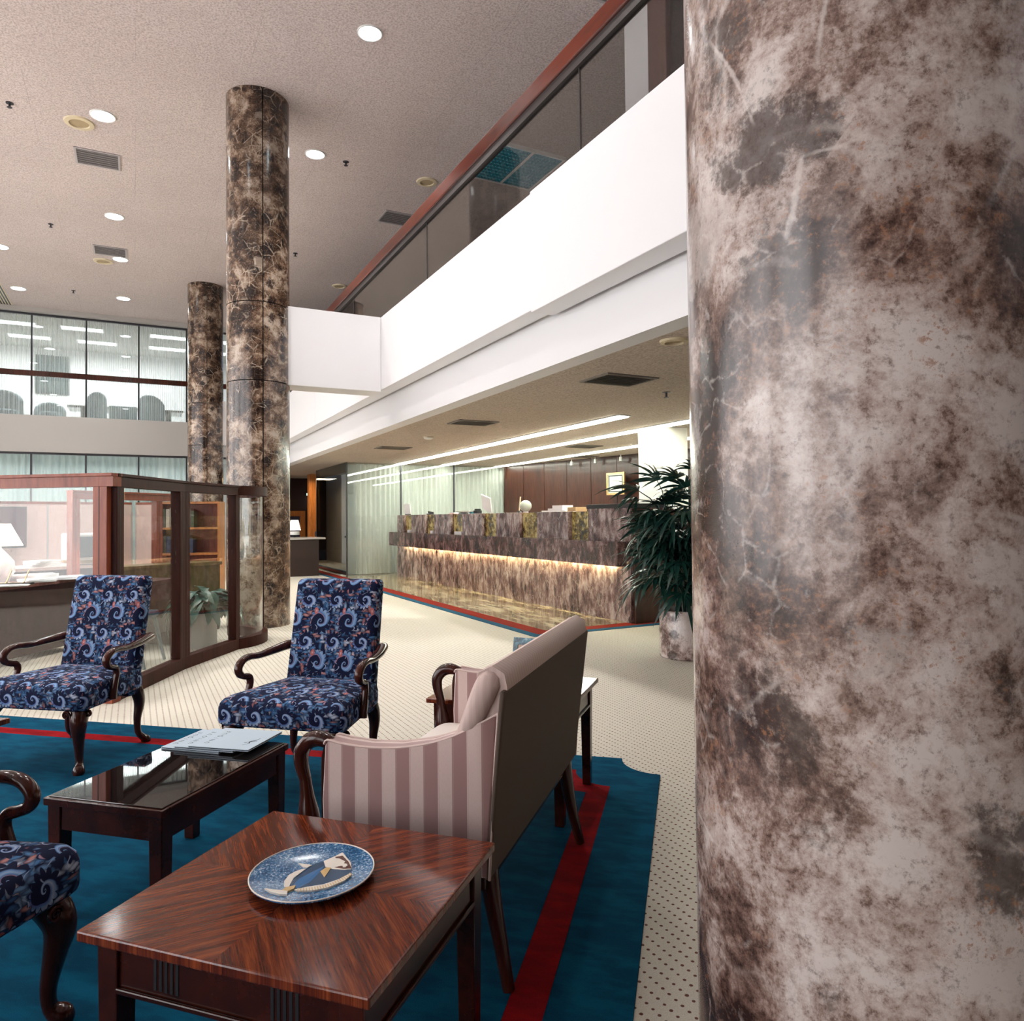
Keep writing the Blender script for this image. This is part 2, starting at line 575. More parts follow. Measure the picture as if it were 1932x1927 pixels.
CERAMIC = newmat('white_ceramic', 0.15, (0.82, 0.82, 0.85))[0]
FLUOR = emat('fluorescent_diffuser', (0.95, 1.0, 0.86), 28.0)
FLUOR_ROOM = emat('office_troffer', (0.90, 1.0, 0.98), 2.0)
LAMP_DISC = emat('downlight_lens', (0.90, 0.98, 1.0), 26.0)
COVE = emat('warm_cove_tube', (1.0, 0.84, 0.42), 85.0)
SHADE_WARM = emat('lit_linen_shade', (1.0, 0.88, 0.68), 1.0)
SHADE_COOL = emat('lit_white_shade', (1.0, 0.94, 0.86), 0.9)
SCREEN = newmat('dark_screen', 0.1, (0.02, 0.05, 0.05))[0]


def leaf_mat(name, c0, c1):
    m, nt, b = newmat(name, 0.32, spec=0.5)
    f = noise(nt, coords(nt), 14, 3, 0.6)
    setc(nt, b, ramp(nt, f, [(0.35, c0), (0.65, c1)]))
    return m


PALM_GREEN = leaf_mat('deep_palm_green', (0.004, 0.022, 0.018), (0.010, 0.050, 0.036))
LILY_GREEN = leaf_mat('glossy_lily_green', (0.006, 0.036, 0.026), (0.020, 0.085, 0.058))
SOIL = newmat('dark_soil', 0.95, (0.02, 0.014, 0.01))[0]


def plate_mat():
    m, nt, b = newmat('speckled_cobalt_glaze', 0.12, coat=0.5)
    co = coords(nt)
    f = noise(nt, co, 190, 4, 0.75)
    g = noise(nt, co, 26, 2, 0.5)
    c = ramp(nt, f * 0.8 + g * 0.2, [(0.40, (0.004, 0.045, 0.13)), (0.50, (0.012, 0.115, 0.28)), (0.56, (0.10, 0.26, 0.46)), (0.64, (0.62, 0.74, 0.82))])
    setc(nt, b, c)
    return m


PLATE = plate_mat()
FISH_NAVY = newmat('fish_navy_glaze', 0.2, (0.004, 0.045, 0.115))[0]
FISH_BLUE = newmat('fish_mid_blue_glaze', 0.2, (0.030, 0.145, 0.36))[0]
FISH_CREAM = newmat('fish_cream_glaze', 0.25, (0.76, 0.70, 0.62))[0]
FISH_OCHRE = newmat('fish_ochre_glaze', 0.25, (0.60, 0.40, 0.17))[0]
FISH_BROWN = newmat('fish_brown_glaze', 0.25, (0.10, 0.03, 0.022))[0]


def teal_marble_frame():
    m, nt, b = newmat('teal_marbled_frame', 0.3)
    f = noise(nt, coords(nt), 40, 5, 0.7)
    setc(nt, b, ramp(nt, f, [(0.38, (0.004, 0.03, 0.05)), (0.52, (0.015, 0.12, 0.17)), (0.66, (0.25, 0.42, 0.48))]))
    return m


TEAL_FRAME = teal_marble_frame()
PHOTO_PRINT = newmat('bronze_toned_photo', 0.2, (0.34, 0.18, 0.10))[0]


# ------------------------------------------------------------------ mesh helpers
def catmull(pts, k=5):
    out = []
    n = len(pts)
    for i in range(n - 1):
        p0, p1, p2, p3 = pts[max(i - 1, 0)], pts[i], pts[i + 1], pts[min(i + 2, n - 1)]
        for j in range(k):
            t = j / k
            out.append(tuple(0.5 * (2 * b + (c - a) * t + (2 * a - 5 * b + 4 * c - d) * t * t + (3 * b - a - 3 * c + d) * t ** 3) for a, b, c, d in zip(p0, p1, p2, p3)))
    out.append(tuple(pts[-1]))
    return out


class MB:
    def __init__(s):
        s.v, s.f = [], []

    def add(s, vs, fs, M=None):
        o = len(s.v)
        s.v += [tuple(M @ Vector(p)) if M is not None else tuple(p) for p in vs]
        s.f += [tuple(i + o for i in f) for f in fs]
        return s

    def box(s, x0, x1, y0, y1, z0, z1, M=None):
        vs = [(x0, y0, z0), (x1, y0, z0), (x1, y1, z0), (x0, y1, z0), (x0, y0, z1), (x1, y0, z1), (x1, y1, z1), (x0, y1, z1)]
        return s.add(vs, [(0, 3, 2, 1), (4, 5, 6, 7), (0, 1, 5, 4), (1, 2, 6, 5), (2, 3, 7, 6), (3, 0, 4, 7)], M)

    def frustum(s, x0, x1, y0, y1, z0, z1, t, M=None):
        """box whose bottom (z0) face is inset by t on each side"""
        vs = [(x0 + t, y0 + t, z0), (x1 - t, y0 + t, z0), (x1 - t, y1 - t, z0), (x0 + t, y1 - t, z0), (x0, y0, z1), (x1, y0, z1), (x1, y1, z1), (x0, y1, z1)]
        return s.add(vs, [(0, 3, 2, 1), (4, 5, 6, 7), (0, 1, 5, 4), (1, 2, 6, 5), (2, 3, 7, 6), (3, 0, 4, 7)], M)

    def rings(s, rs, cap0=True, cap1=True, M=None):
        n = len(rs[0])
        vs = [p for r in rs for p in r]
        fs = []
        for i in range(len(rs) - 1):
            for j in range(n):
                k = (j + 1) % n
                fs.append((i * n + j, i * n + k, (i + 1) * n + k, (i + 1) * n + j))
        if cap0:
            fs.append(tuple(range(n - 1, -1, -1)))
        if cap1:
            fs.append(tuple((len(rs) - 1) * n + j for j in range(n)))
        return s.add(vs, fs, M)

    def tube(s, pts, rad, n=10, M=None, smooth=0, flat=1.0):
        """flat scales the ring along the local vertical"""
        if not hasattr(rad, '__len__'):
            rad = [rad] * len(pts)
        q = [(*p, r) for p, r in zip(pts, rad)]
        if smooth:
            q = catmull(q, smooth)
        P = [Vector(p[:3]) for p in q]
        R = [p[3] for p in q]
        T = [(P[min(i + 1, len(P) - 1)] - P[max(i - 1, 0)]).normalized() for i in range(len(P))]
        a = Vector((0, 0, 1)) if abs(T[0].z) < 0.9 else Vector((1, 0, 0))
        N = (a - T[0] * a.dot(T[0])).normalized()
        rs = []
        for i in range(len(P)):
            N = (N - T[i] * N.dot(T[i])).normalized()
            B = T[i].cross(N)
            rs.append([P[i] + (N * math.cos(2 * PI * j / n) * flat + B * math.sin(2 * PI * j / n)) * R[i] for j in range(n)])
        return s.rings(rs, True, True, M)

    def lathe(s, prof, n=32, M=None, cap=True):
        rs = [[(r * math.cos(2 * PI * j / n), r * math.sin(2 * PI * j / n), z) for j in range(n)] for r, z in prof]
        return s.rings(rs, cap, cap, M)

    def arc_panel(s, r0, r1, a0, a1, z0, z1, n=18, M=None):
        vs, fs = [], []
        for i in range(n + 1):
            a = a0 + (a1 - a0) * i / n
            c, d = math.cos(a), math.sin(a)
            vs += [(r0 * c, r0 * d, z0), (r1 * c, r1 * d, z0), (r1 * c, r1 * d, z1), (r0 * c, r0 * d, z1)]
        for i in range(n):
            k = 4 * i
            for j in range(4):
                fs.append((k + j, k + (j + 1) % 4, k + 4 + (j + 1) % 4, k + 4 + j))
        fs.append((0, 3, 2, 1))
        fs.append(tuple(4 * n + j for j in range(4)))
        return s.add(vs, fs, M)

    def prism(s, poly, z0, z1, M=None):
        n = len(poly)
        vs = [(*p, z0) for p in poly] + [(*p, z1) for p in poly]
        fs = [tuple(range(n - 1, -1, -1)), tuple(range(n, 2 * n))]
        fs += [(i, (i + 1) % n, n + (i + 1) % n, n + i) for i in range(n)]
        return s.add(vs, fs, M)

    def mesh(s, name, uv=False, smooth=None, uvoff=(0, 0)):
        me = bpy.data.meshes.new(name)
        me.from_pydata(s.v, [], s.f)
        bm = bmesh.new()
        bm.from_mesh(me)
        bmesh.ops.recalc_face_normals(bm, faces=bm.faces)
        if uv:
            L = bm.loops.layers.uv.new('UVMap')
            for f in bm.faces:
                n = f.normal
                ax = max(range(3), key=lambda i: abs(n[i]))
                for lp in f.loops:
                    c = lp.vert.co
                    p = (c.y, c.z) if ax == 0 else (c.x, c.z) if ax == 1 else (c.x, c.y)
                    lp[L].uv = (p[0] + uvoff[0], p[1] + uvoff[1])
        bm.to_mesh(me)
        bm.free()
        if smooth is not None:
            me.polygons.foreach_set('use_smooth', [True] * len(me.polygons))
            me.set_sharp_from_angle(angle=math.radians(smooth))
        return me

    def obj(s, name, mat, parent=None, smooth=None, bevel=0, uv=False, uvoff=(0, 0), seg=2):
        me = s.mesh(name, uv, smooth, uvoff)
        me.materials.append(mat)
        o = bpy.data.objects.new(name, me)
        COL.objects.link(o)
        if parent is not None:
            o.parent = parent
        if bevel:
            md = o.modifiers.new('bevel', 'BEVEL')
            md.width = bevel
            md.segments = seg
            md.limit_method = 'ANGLE'
        return o


def tag(o, label, cat, group=None):
    o['label'] = label
    o['category'] = cat
    if group:
        o['group'] = group
    return o


def struct(o):
    o['kind'] = 'structure'
    return o


def thing(name, label=None, cat=None, loc=(0, 0, 0), rz=0, group=None):
    o = bpy.data.objects.new(name, None)
    o.empty_display_size = 0.1
    COL.objects.link(o)
    o.location = loc
    o.rotation_euler = (0, 0, rz)
    if label:
        tag(o, label, cat, group)
    return o


def dup(root, loc, rz=None, label=None):
    r = root.copy()
    COL.objects.link(r)
    r.location = loc
    if rz is not None:
        r.rotation_euler = (0, 0, rz)
    if label:
        r['label'] = label
    for ch in list(root.children):
        c = ch.copy()
        COL.objects.link(c)
        c.parent = r
        for g in list(ch.children):
            d = g.copy()
            COL.objects.link(d)
            d.parent = c
    return r


def rounded(hw_f, hw_b, yf, yb, r, n=5):
    """CCW rounded trapezoid outline: front half width hw_f at yf, back half width hw_b at yb"""
    cs = [(hw_b, yb, -1), (hw_f, yf, 0), (-hw_f, yf, 1), (-hw_b, yb, 2)]
    out = []
    for (x, y, q) in cs:
        cx = x - r if x > 0 else x + r
        cy = y + r if q in (-1, 2) else y - r
        a0 = {-1: -PI / 2, 0: 0, 1: PI / 2, 2: PI}[q]
        for i in range(n + 1):
            a = a0 + PI / 2 * i / n
            out.append((cx + r * math.cos(a), cy + r * math.sin(a)))
    return out


def scaled(poly, d, z):
    """inset an outline by d towards its centre (approximately)"""
    cx = sum(p[0] for p in poly) / len(poly)
    cy = sum(p[1] for p in poly) / len(poly)
    hx = max(abs(p[0] - cx) for p in poly)
    hy = max(abs(p[1] - cy) for p in poly)
    return [(cx + (p[0] - cx) * (1 - d / hx), cy + (p[1] - cy) * (1 - d / hy), z) for p in poly]


# ================================================================== STRUCTURE
CZ = 6.80      # main ceiling
LZ = 2.68      # ceiling under the balcony
struct(MB().box(-8, 12, -5, 29, -0.12, 0).obj('floor', CARPET))
struct(MB().box(-8, 12, -5, 22.1, CZ, CZ + 0.2).obj('ceiling', CEIL))
struct(MB().box(-8, 12, -5.2, -5.0, 0, CZ).obj('wall_back', WALNUT_WALL))
struct(MB().box(12, 12.2, -5, 29, 0, CZ).obj('wall_right', PAINT_CREAM))
struct(MB().box(-8, 12, 29, 29.2, 0, CZ).obj('wall_far', PAINT_CREAM))
wl = struct(MB().box(-8.2, -8.0, -5, 29, 0, CZ).obj('wall_left', PAINT_CREAM))
for i, yy in enumerate(WIN_Y):
    wn = thing('window_%d' % (i + 3), loc=(-8.0, yy, 0))
    struct(wn)
    for a, bb, c, d in ((-1.85, -1.72, 0.25, 5.8), (1.72, 1.85, 0.25, 5.8), (-1.72, 1.72, 0.25, 0.38), (-1.72, 1.72, 5.65, 5.8), (-0.03, 0.03, 0.38, 5.65)):
        MB().box(0.0, 0.1, a, bb, c, d).obj('window_frame', DARK_METAL, wn)

# ---- marble walkway in front of the tellers, with red and blue carpet bands
struct(MB().box(4.31, 5.62, 7.45, 16.86, 0, 0.006).obj('floor_marble_walk', MARBLE_FLOOR))
struct(MB().prism([(4.10, 7.24), (8.6, 7.24), (8.6, 7.45), (4.31, 7.45), (4.31, 21.9), (4.10, 21.9)], 0, 0.007).obj('trim_1', TRIM_RED))
struct(MB().prism([(3.99, 7.13), (8.6, 7.13), (8.6, 7.24), (4.10, 7.24), (4.10, 21.9), (3.99, 21.9)], 0, 0.006).obj('trim_2', TRIM_BLUE))

# ---- balcony edge: deep white fascia panels over a set-back lower band
fas = struct(thing('wall_balcony_fascia'))
for y0, y1, dx, zb in ((-5.0, 5.325, 0.022, 3.085), (5.332, 9.60, 0, 3.115), (10.0, 13.7, 0, 3.115), (13.706, 17.4, 0, 3.115), (17.406, 21.9, 0, 3.115), (9.602, 9.998, 0, 3.115)):
    MB().box(3.0 - dx, 3.20, y0, y1, zb, 4.12).obj('fascia_panel', PAINT, fas, bevel=0.006)
struct(MB().box(3.20, 3.25, -5, 21.9, 3.135, 3.6).obj('trim_3', PAINT_GREY))
struct(MB().box(3.195, 3.212, -5, 21.9, 3.128, 3.2).obj('trim_9', SHADOW_GAP))
struct(MB().box(3.25, 3.45, -5, 21.9, 2.68, 3.30).obj('wall_balcony_lower_band', PAINT))
struct(MB().box(3.20, 12, -5, 21.9, 3.62, 4.02).obj('floor_balcony', PAINT_GREY))
struct(MB().box(3.45, 12, -5, 29, LZ, LZ + 0.06).obj('ceiling_lower', CEIL_LOW))
struct(MB().box(1.42, 3.0, 9.60, 10.0, 3.09, 4.12).obj('trim_4', PAINT, bevel=0.006))
struct(MB().box(1.46, 3.0, 18.0, 18.4, 3.09, 4.12).obj('trim_5', PAINT, bevel=0.006))

# balustrade: tinted glass panes with dark joints under a wide wooden handrail
bal = thing('balcony_railing', 'balcony balustrade of grey glass panes under a red-brown wooden handrail', 'railing')
js = [-4.9, -2.0, 1.39, 4.78, 8.18, 11.465, 14.8, 18.1, 21.8]
for a, c in zip(js[:-1], js[1:]):
    MB().box(3.135, 3.147, a + 0.008, c - 0.008, 4.10, 4.96).obj('glass_pane', GLASS_RAIL, bal)
for a in js[1:-1]:
    MB().box(3.134, 3.148, a - 0.008, a + 0.008, 4.10, 4.96).obj('glass_joint', SHADOW_GAP, bal)
MB().box(3.09, 3.19, -5, 21.85, 5.01, 5.17).obj('handrail', MAHOG_RAIL, bal, bevel=0.012)
MB().box(3.11, 3.17, -5, 21.85, 4.93, 5.015).obj('rail_channel', SHADOW_GAP, bal)

# upper corridor wall with a dark doorway near the camera
struct(MB().box(4.6, 4.8, 5.70, 6.13, 4.02, CZ).obj('wall_corridor_pier', PAINT))
struct(MB().box(4.56, 4.82, 5.42, 5.70, 4.02, CZ).obj('trim_6', wood_mat('brown_door_casing', (0.10, 0.05, 0.045), (0.17, 0.09, 0.08), 0.4), bevel=0.01))
struct(MB().box(4.62, 4.70, 4.2, 5.42, 4.02, CZ).obj('door_1', BLACK))
struct(MB().box(4.6, 4.8, -5, 4.2, 4.02, CZ).obj('wall_corridor', PAINT))
struct(MB().box(10.4, 10.6, 6.13, 21.9, 4.02, CZ).obj('wall_balcony_back', PAINT_GREY))


# ---- marble columns
def column(label, cx, cy, r, mat, seams, zs, shell=0.03):
    t = thing('marble_column', label, 'column', (cx, cy, 0))
    MB().lathe([(r - shell, 0.0), (r - shell, CZ)], 48).obj('core', SHADOW_GAP, t, 40)
    g = 0.006
    for z0, z1 in zip(zs[:-1], zs[1:]):
        for a0, a1 in zip(seams, seams[1:] + [seams[0] + 2 * PI]):
            da = g / r
            MB().arc_panel(r - shell, r, a0 + da, a1 - da, z0 + (0.006 if z0 > 0 else 0), z1 - (0.006 if z1 < CZ else 0), 30).obj('marble_panel', mat, t, 40)
    return t


column('huge pale brown marble column filling the right side', 1.462, 1.068, 0.39, MARBLE, [math.radians(60), math.radians(-10)], [0, 3.09, 4.08, CZ])
column('dark marble column rising behind the two blue chairs to the ceiling', 1.418, 9.78, 0.388, MARBLE_SHADED, [-PI / 2, 0, PI / 2, PI], [0, 3.09, 4.08, CZ])
column('farthest marble column, beside the mezzanine windows', 1.46, 18.15, 0.385, MARBLE_SHADED, [-PI / 2, 0, PI / 2, PI], [0, 3.06, 4.02, CZ])

# ---- mezzanine front at the far end of the hall
YM = 22.0
struct(MB().box(-8, 3.0, YM - 0.12, YM + 0.1, 3.13, 4.07).obj('wall_mezzanine_fascia', PAINT_GREY))
struct(MB().box(-8, 3.2, YM - 0.25, YM + 0.12, 6.70, CZ).obj('trim_7', PAINT_GREY))
struct(MB().box(-8, 3.2, YM, 29, 3.2, 3.9).obj('floor_mezzanine', PAINT_GREY))
struct(MB().box(-8, 3.2, YM + 0.1, 29, 6.72, 6.80).obj('ceiling_mezzanine', newmat('office_ceiling', 0.9, (0.50, 0.49, 0.46))[0]))
struct(MB().box(-8, 3.2, 26.4, 26.6, 3.9, 6.72).obj('wall_mezzanine_back', PAINT))
struct(MB().box(-8, 3.2, 24.2, 24.4, 0, 3.2).obj('wall_lower_office', PAINT))
struct(MB().box(-8, 3.2, YM + 0.1, 24.3, 3.10, 3.2).obj('ceiling_lower_office', PAINT))
struct(MB().box(3.0, 3.2, YM, 26.6, 0, 6.75).obj('wall_mezzanine_end', PAINT))
MX = [-7.1, -5.9, -4.72, -3.53, -2.34, -1.135, 0.095, 1.28, 2.48, 3.0]
for nm, z0, z1 in (('window_1', 4.07, 6.70), ('window_2', 0.0, 3.13)):
    wn = struct(thing(nm))
    for a in MX:
        MB().box(a - 0.02, a + 0.02, YM - 0.03, YM + 0.03, z0, z1).obj('mullion', DARK_METAL, wn)
    for a, c in zip(MX[:-1], MX[1:]):
        MB().box(a + 0.02, c - 0.02, YM - 0.006, YM + 0.006, z0, z1).obj('window_pane', GLASS, wn)
    MB().box(-8, 3.0, YM - 0.04, YM + 0.04, z1 - 0.05, z1 + 0.01).obj('head_rail', DARK_METAL, wn)
rl = tag(MB().box(-8, 3.0, YM - 0.30, YM - 0.22, 5.04, 5.18).obj('mezzanine_handrail', MAHOG, None, bevel=0.01), 'dark brown handrail running across the mezzanine windows', 'handrail')


def curtain(name, mat, x0, x1, y, z0, z1, pleat=0.11, amp=0.035, seed=0, parent=None, sc=1.0):
    rnd = random.Random(seed)
    n = int((x1 - x0) / pleat * 8)
    vs, fs = [], []
    ph = rnd.random() * 6
    for i in range(n + 1):
        u = x0 + (x1 - x0) * i / n
        jit = 0.35 * math.sin(u * 5.1 + ph) + 0.25 * math.sin(u * 11.3 + ph * 2)
        d = math.sin(2 * PI * (u - x0) / pleat + jit)
        for k, z in enumerate((z0, 0.5 * (z0 + z1), z1 - 0.12, z1)):
            a = amp * (1.15, 1.0, 0.85, 0.55)[k]
            vs.append((u, y + a * d * (0.8 + 0.2 * math.sin(u * 7)), z))
    for i in range(n):
        for k in range(3):
            fs.append((4 * i + k, 4 * i + 4 + k, 4 * i + 5 + k, 4 * i + 1 + k))
    m = MB()
    m.add(vs, fs)
    return m.obj(name, mat, parent, 60)


ups = {3: 'leftmost sheer curtain behind the upper mezzanine window', 4: 'sheer curtain behind the upper mezzanine window, second from the left edge', 5: 'sheer curtain behind the upper mezzanine window, third from the left edge', 6: 'sheer curtain behind the upper mezzanine window, nearest the far column'}
lows = {3: 'aqua drape below the mezzanine, at the left edge', 4: 'aqua drape below the mezzanine, second from the left edge', 5: 'aqua drape below the mezzanine, third from the left edge', 6: 'aqua drape below the mezzanine, nearest the far column'}
for i in (3, 4, 5, 6):
    a, c = MX[i], MX[i + 1]
    tag(curtain('sheer_curtain', SHEER, a + 0.01, c - 0.01, YM + 0.16, 4.0, 6.69, 0.105, 0.03, i), ups[i], 'curtain', 'mezzanine sheers')
    tag(curtain('office_drape', SHEER_LOW, a + 0.01, c - 0.01, YM + 0.16, 0.02, 3.09, 0.15, 0.045, 20 + i), lows[i], 'curtain', 'drapes under the mezzanine')

# ---- far end under the balcony: glazed screen with drapes behind the tellers, dark return pane
YG = 16.86
GX = [4.42, 5.75, 7.15, 8.70]
wn = struct(thing('window_9'))
for a in GX:
    MB().box(a - 0.015, a + 0.015, YG - 0.02, YG + 0.02, 0, LZ).obj('mullion', DARK_METAL, wn)
for a, c in zip(GX[:-1], GX[1:]):
    MB().box(a + 0.015, c - 0.015, YG - 0.006, YG + 0.006, 0.02, LZ).obj('window_pane', GLASS, wn)
wn = struct(thing('window_10'))
MB().box(4.405, 4.435, YG + 0.02, 19.95, 0.02, LZ).obj('window_pane', GLASS_TEAL, wn)
MB().box(4.40, 4.44, 19.95, 20.0, 0, LZ).obj('mullion', DARK_METAL, wn)
labs = ['pale drape beside the dark glass return, left of the tellers', 'pale drape above the far teller stations, in the middle', 'pale drape beside the dark wood wall panelling']
for i in range(3):
    tag(curtain('teller_drape', SHEER_THICK, GX[i] + 0.25 * (i == 0) + 0.01, GX[i + 1] - 0.01, YG + 0.13, 0.03, LZ - 0.02, 0.12, 0.035, 40 + i), labs[i], 'curtain', 'drapes behind the tellers')
struct(MB().box(4.44, 8.7, YG + 0.6, YG + 0.7, 0, LZ).obj('wall_behind_drapes', PAINT))

# dark panelled wall behind the counter
pw = struct(thing('wall_panelled', loc=(8.60, 16.90, 0), rz=math.atan2(-4.34, 0.88)))
npan = 12
for i in range(npan):
    MB().box(i * 0.80 + 0.006, i * 0.80 + 0.794, -0.02, 0.03, 0, LZ).obj('wood_panel', WALNUT_WALL, pw)
MB().box(0, npan * 0.8, 0.03, 0.1, 0, LZ).obj('backing', SHADOW_GAP, pw)
struct(MB().box(6.87, 7.42, 8.45, 8.95, 0, LZ).obj('wall_square_pier', PAINT_CREAM, bevel=0.01))

# dim lobby beyond the dark glass return
struct(MB().box(3.2, 12, 24.0, 24.2, 0, LZ).obj('wall_lobby', newmat('dark_lobby_wall', 0.7, (0.030, 0.010, 0.010))[0]))
struct(MB().box(5.6, 5.7, 17.6, 24.0, 0, LZ).obj('wall_lobby_side', WALNUT_WALL))
struct(MB().box(4.56, 4.86, 21.6, 21.9, 0, LZ).obj('trim_8', ORANGE_WOOD, bevel=0.01))


# ================================================================== CEILING FITTINGS
def downlight(x, y, z, r, label, power=0, group='recessed ceiling downlights', mat=None):
    t = thing('recessed_downlight', label, 'ceiling light', (x, y, z), 0, group)
    MB().lathe([(r, -0.012), (r * 1.12, -0.012), (r * 1.14, 0.0), (r, 0.0), (r, -0.012)], 32, cap=False).obj('trim_ring', WHITE_PLASTIC, t, 40)
    MB().lathe([(r, -0.006), (0.001, -0.006)], 32, cap=False).obj('lens', mat or LAMP_DISC, t)
    if power:
        l = bpy.data.lights.new('downlight_lamp', 'SPOT')
        l.energy = power
        l.spot_size = math.radians(115)
        l.spot_blend = 0.7
        l.shadow_soft_size = 0.16
        l.color = (1.0, 0.965, 0.93)
        o = bpy.data.objects.new('downlight_lamp', l)
        COL.objects.link(o)
        o.location = (x, y, z - 0.03)
    return t


DP = 420
downlight(2.33, 7.80, CZ, 0.125, 'largest ceiling downlight, at the top centre left of the handrail', DP)
downlight(-0.39, 11.03, CZ, 0.14, 'ceiling downlight beside the nearer cream speaker ring', DP)
downlight(2.38, 10.80, CZ, 0.13, 'ceiling downlight just right of the tall dark marble column', DP)
downlight(-0.33, 14.62, CZ, 0.14, 'ceiling downlight midway between the two left air grilles', DP)
downlight(-0.27, 16.98, CZ, 0.13, 'ceiling downlight below the second left air grille', DP)
downlight(-2.41, 20.14, CZ, 0.14, 'ceiling downlight near the slotted diffuser at the left edge', DP * 0.4)
downlight(-0.25, 19.96, CZ, 0.14, 'farthest ceiling downlight, above the mezzanine windows', DP * 0.4)
downlight(-2.37, 17.22, CZ, 0.14, 'ceiling downlight cut off by the left edge', DP)
# unseen rest of the same grid; the last one is added to brighten the foreground
for (x, y) in ((-0.39, 7.6), (-3.1, 11.0), (-3.1, 7.6), (-0.39, 4.3), (-3.1, 4.3), (-3.1, 14.6), (-5.8, 7.6), (-5.8, 11.0), (2.33, 4.6)):
    downlight(x, y, CZ, 0.13, 'unseen recessed downlight continuing the ceiling grid', DP if y > 6 else 260 if x > 2 else 90)


def ring_speaker(x, y, z, r, label):
    t = thing('ceiling_speaker', label, 'speaker', (x, y, z), 0, 'round ceiling speakers')
    MB().lathe([(r * 0.62, -0.005), (r * 0.66, -0.022), (r * 0.95, -0.016), (r, 0.0), (r * 0.62, 0.0)], 36, cap=False).obj('rim', CREAM_PLASTIC, t, 40)
    MB().lathe([(r * 0.62, -0.004), (r * 0.3, -0.008), (0.001, -0.009)], 32, cap=False).obj('grille', newmat('tan_grille', 0.6, (0.42, 0.32, 0.19))[0], t, 40)


ring_speaker(-0.68, 11.37, CZ, 0.19, 'cream round speaker next to the nearer left downlight')
ring_speaker(-0.59, 17.27, CZ, 0.19, 'cream round speaker below the second left air grille')
ring_speaker(4.19, 10.90, CZ, 0.17, 'cream round speaker half hidden by the balcony handrail')
ring_speaker(4.24, 16.75, CZ, 0.17, 'cream round speaker at the far end of the handrail')


GRILLE_BACK = newmat('grille_shadow', 0.8, (0.16, 0.145, 0.145))[0]


def air_grille(x, y, z, sx, sy, label, mat=GREY_METAL, ns=7, along='x'):
    t = thing('air_grille', label, 'air vent', (x, y, z), 0, 'ceiling air grilles')
    hx, hy = sx / 2, sy / 2
    MB().box(-hx, hx, -hy, hy, -0.004, 0.0).obj('backing', GRILLE_BACK, t)
    fr = MB()
    for a in ((-hx, hx, -hy, -hy + 0.03), (-hx, hx, hy - 0.03, hy), (-hx, -hx + 0.03, -hy + 0.03, hy - 0.03), (hx - 0.03, hx, -hy + 0.03, hy - 0.03)):
        fr.box(a[0], a[1], a[2], a[3], -0.014, -0.004)
    fr.obj('frame', mat, t)
    for i in range(ns):
        u = -hy + 0.03 + (sy - 0.06) * (i + 0.5) / ns
        MB().box(-hx + 0.03, hx - 0.03, u - 0.018, u + 0.018, -0.011, -0.006, Matrix.Translation((0, u, -0.008)) @ Matrix.Rotation(0.4, 4, 'X') @ Matrix.Translation((0, -u, 0.008))).obj('slat', mat, t)


air_grille(-0.50, 12.39, CZ, 0.60, 0.54, 'grey square air grille nearest on the left ceiling')
air_grille(-0.445, 16.56, CZ, 0.60, 0.54, 'grey air grille farther back on the left ceiling')
air_grille(4.22, 12.48, CZ, 0.60, 0.54, 'dark air grille crossed by the balcony handrail')
air_grille(4.42, 5.95, CZ, 0.60, 0.54, 'dark air grille at the top edge above the balcony')
GV = newmat('olive_grey_metal', 0.5, (0.20, 0.175, 0.15))[0]
air_grille(4.17, 5.72, LZ, 0.60, 0.48, 'large dark air grille in the low ceiling near the big column', GV)
air_grille(4.19, 9.18, LZ, 0.60, 0.46, 'green-grey air grille in the low ceiling, second from the front', GV)
air_grille(4.31, 13.07, LZ, 0.60, 0.46, 'farthest air grille in the low ceiling by the balcony edge', GV)
air_grille(7.51, 11.46, LZ, 0.60, 0.46, 'air grille between the light strips above the tellers', GV)
air_grille(8.75, 13.4, LZ, 0.60, 0.46, 'air grille above the dark wood panelling', GV)
t = thing('smoke_detector', 'small white smoke detector in the low ceiling', 'detector', (4.25, 11.07, LZ))
MB().lathe([(0.075, 0.0), (0.075, -0.03), (0.05, -0.045), (0.001, -0.05)], 24, cap=False).obj('housing', WHITE_PLASTIC, t, 40)
MB().lathe([(0.085, 0.0), (0.085, -0.01), (0.07, -0.012)], 24, cap=False).obj('base', CREAM_PLASTIC, t, 40)
ring_speaker(3.63, 4.27, LZ, 0.11, 'small cream speaker in the low ceiling beside the big column')


def sprinkler(x, y, z, label):
    t = thing('sprinkler_head', label, 'sprinkler', (x, y, z), 0, 'sprinkler heads')
    MB().lathe([(0.045, 0.0), (0.045, -0.006), (0.001, -0.008)], 16, cap=False).obj('escutcheon', DARK_METAL, t, 40)
    MB().lathe([(0.012, -0.006), (0.012, -0.05), (0.03, -0.055), (0.03, -0.06), (0.001, -0.06)], 12, cap=False).obj('deflector', DARK_METAL, t, 40)


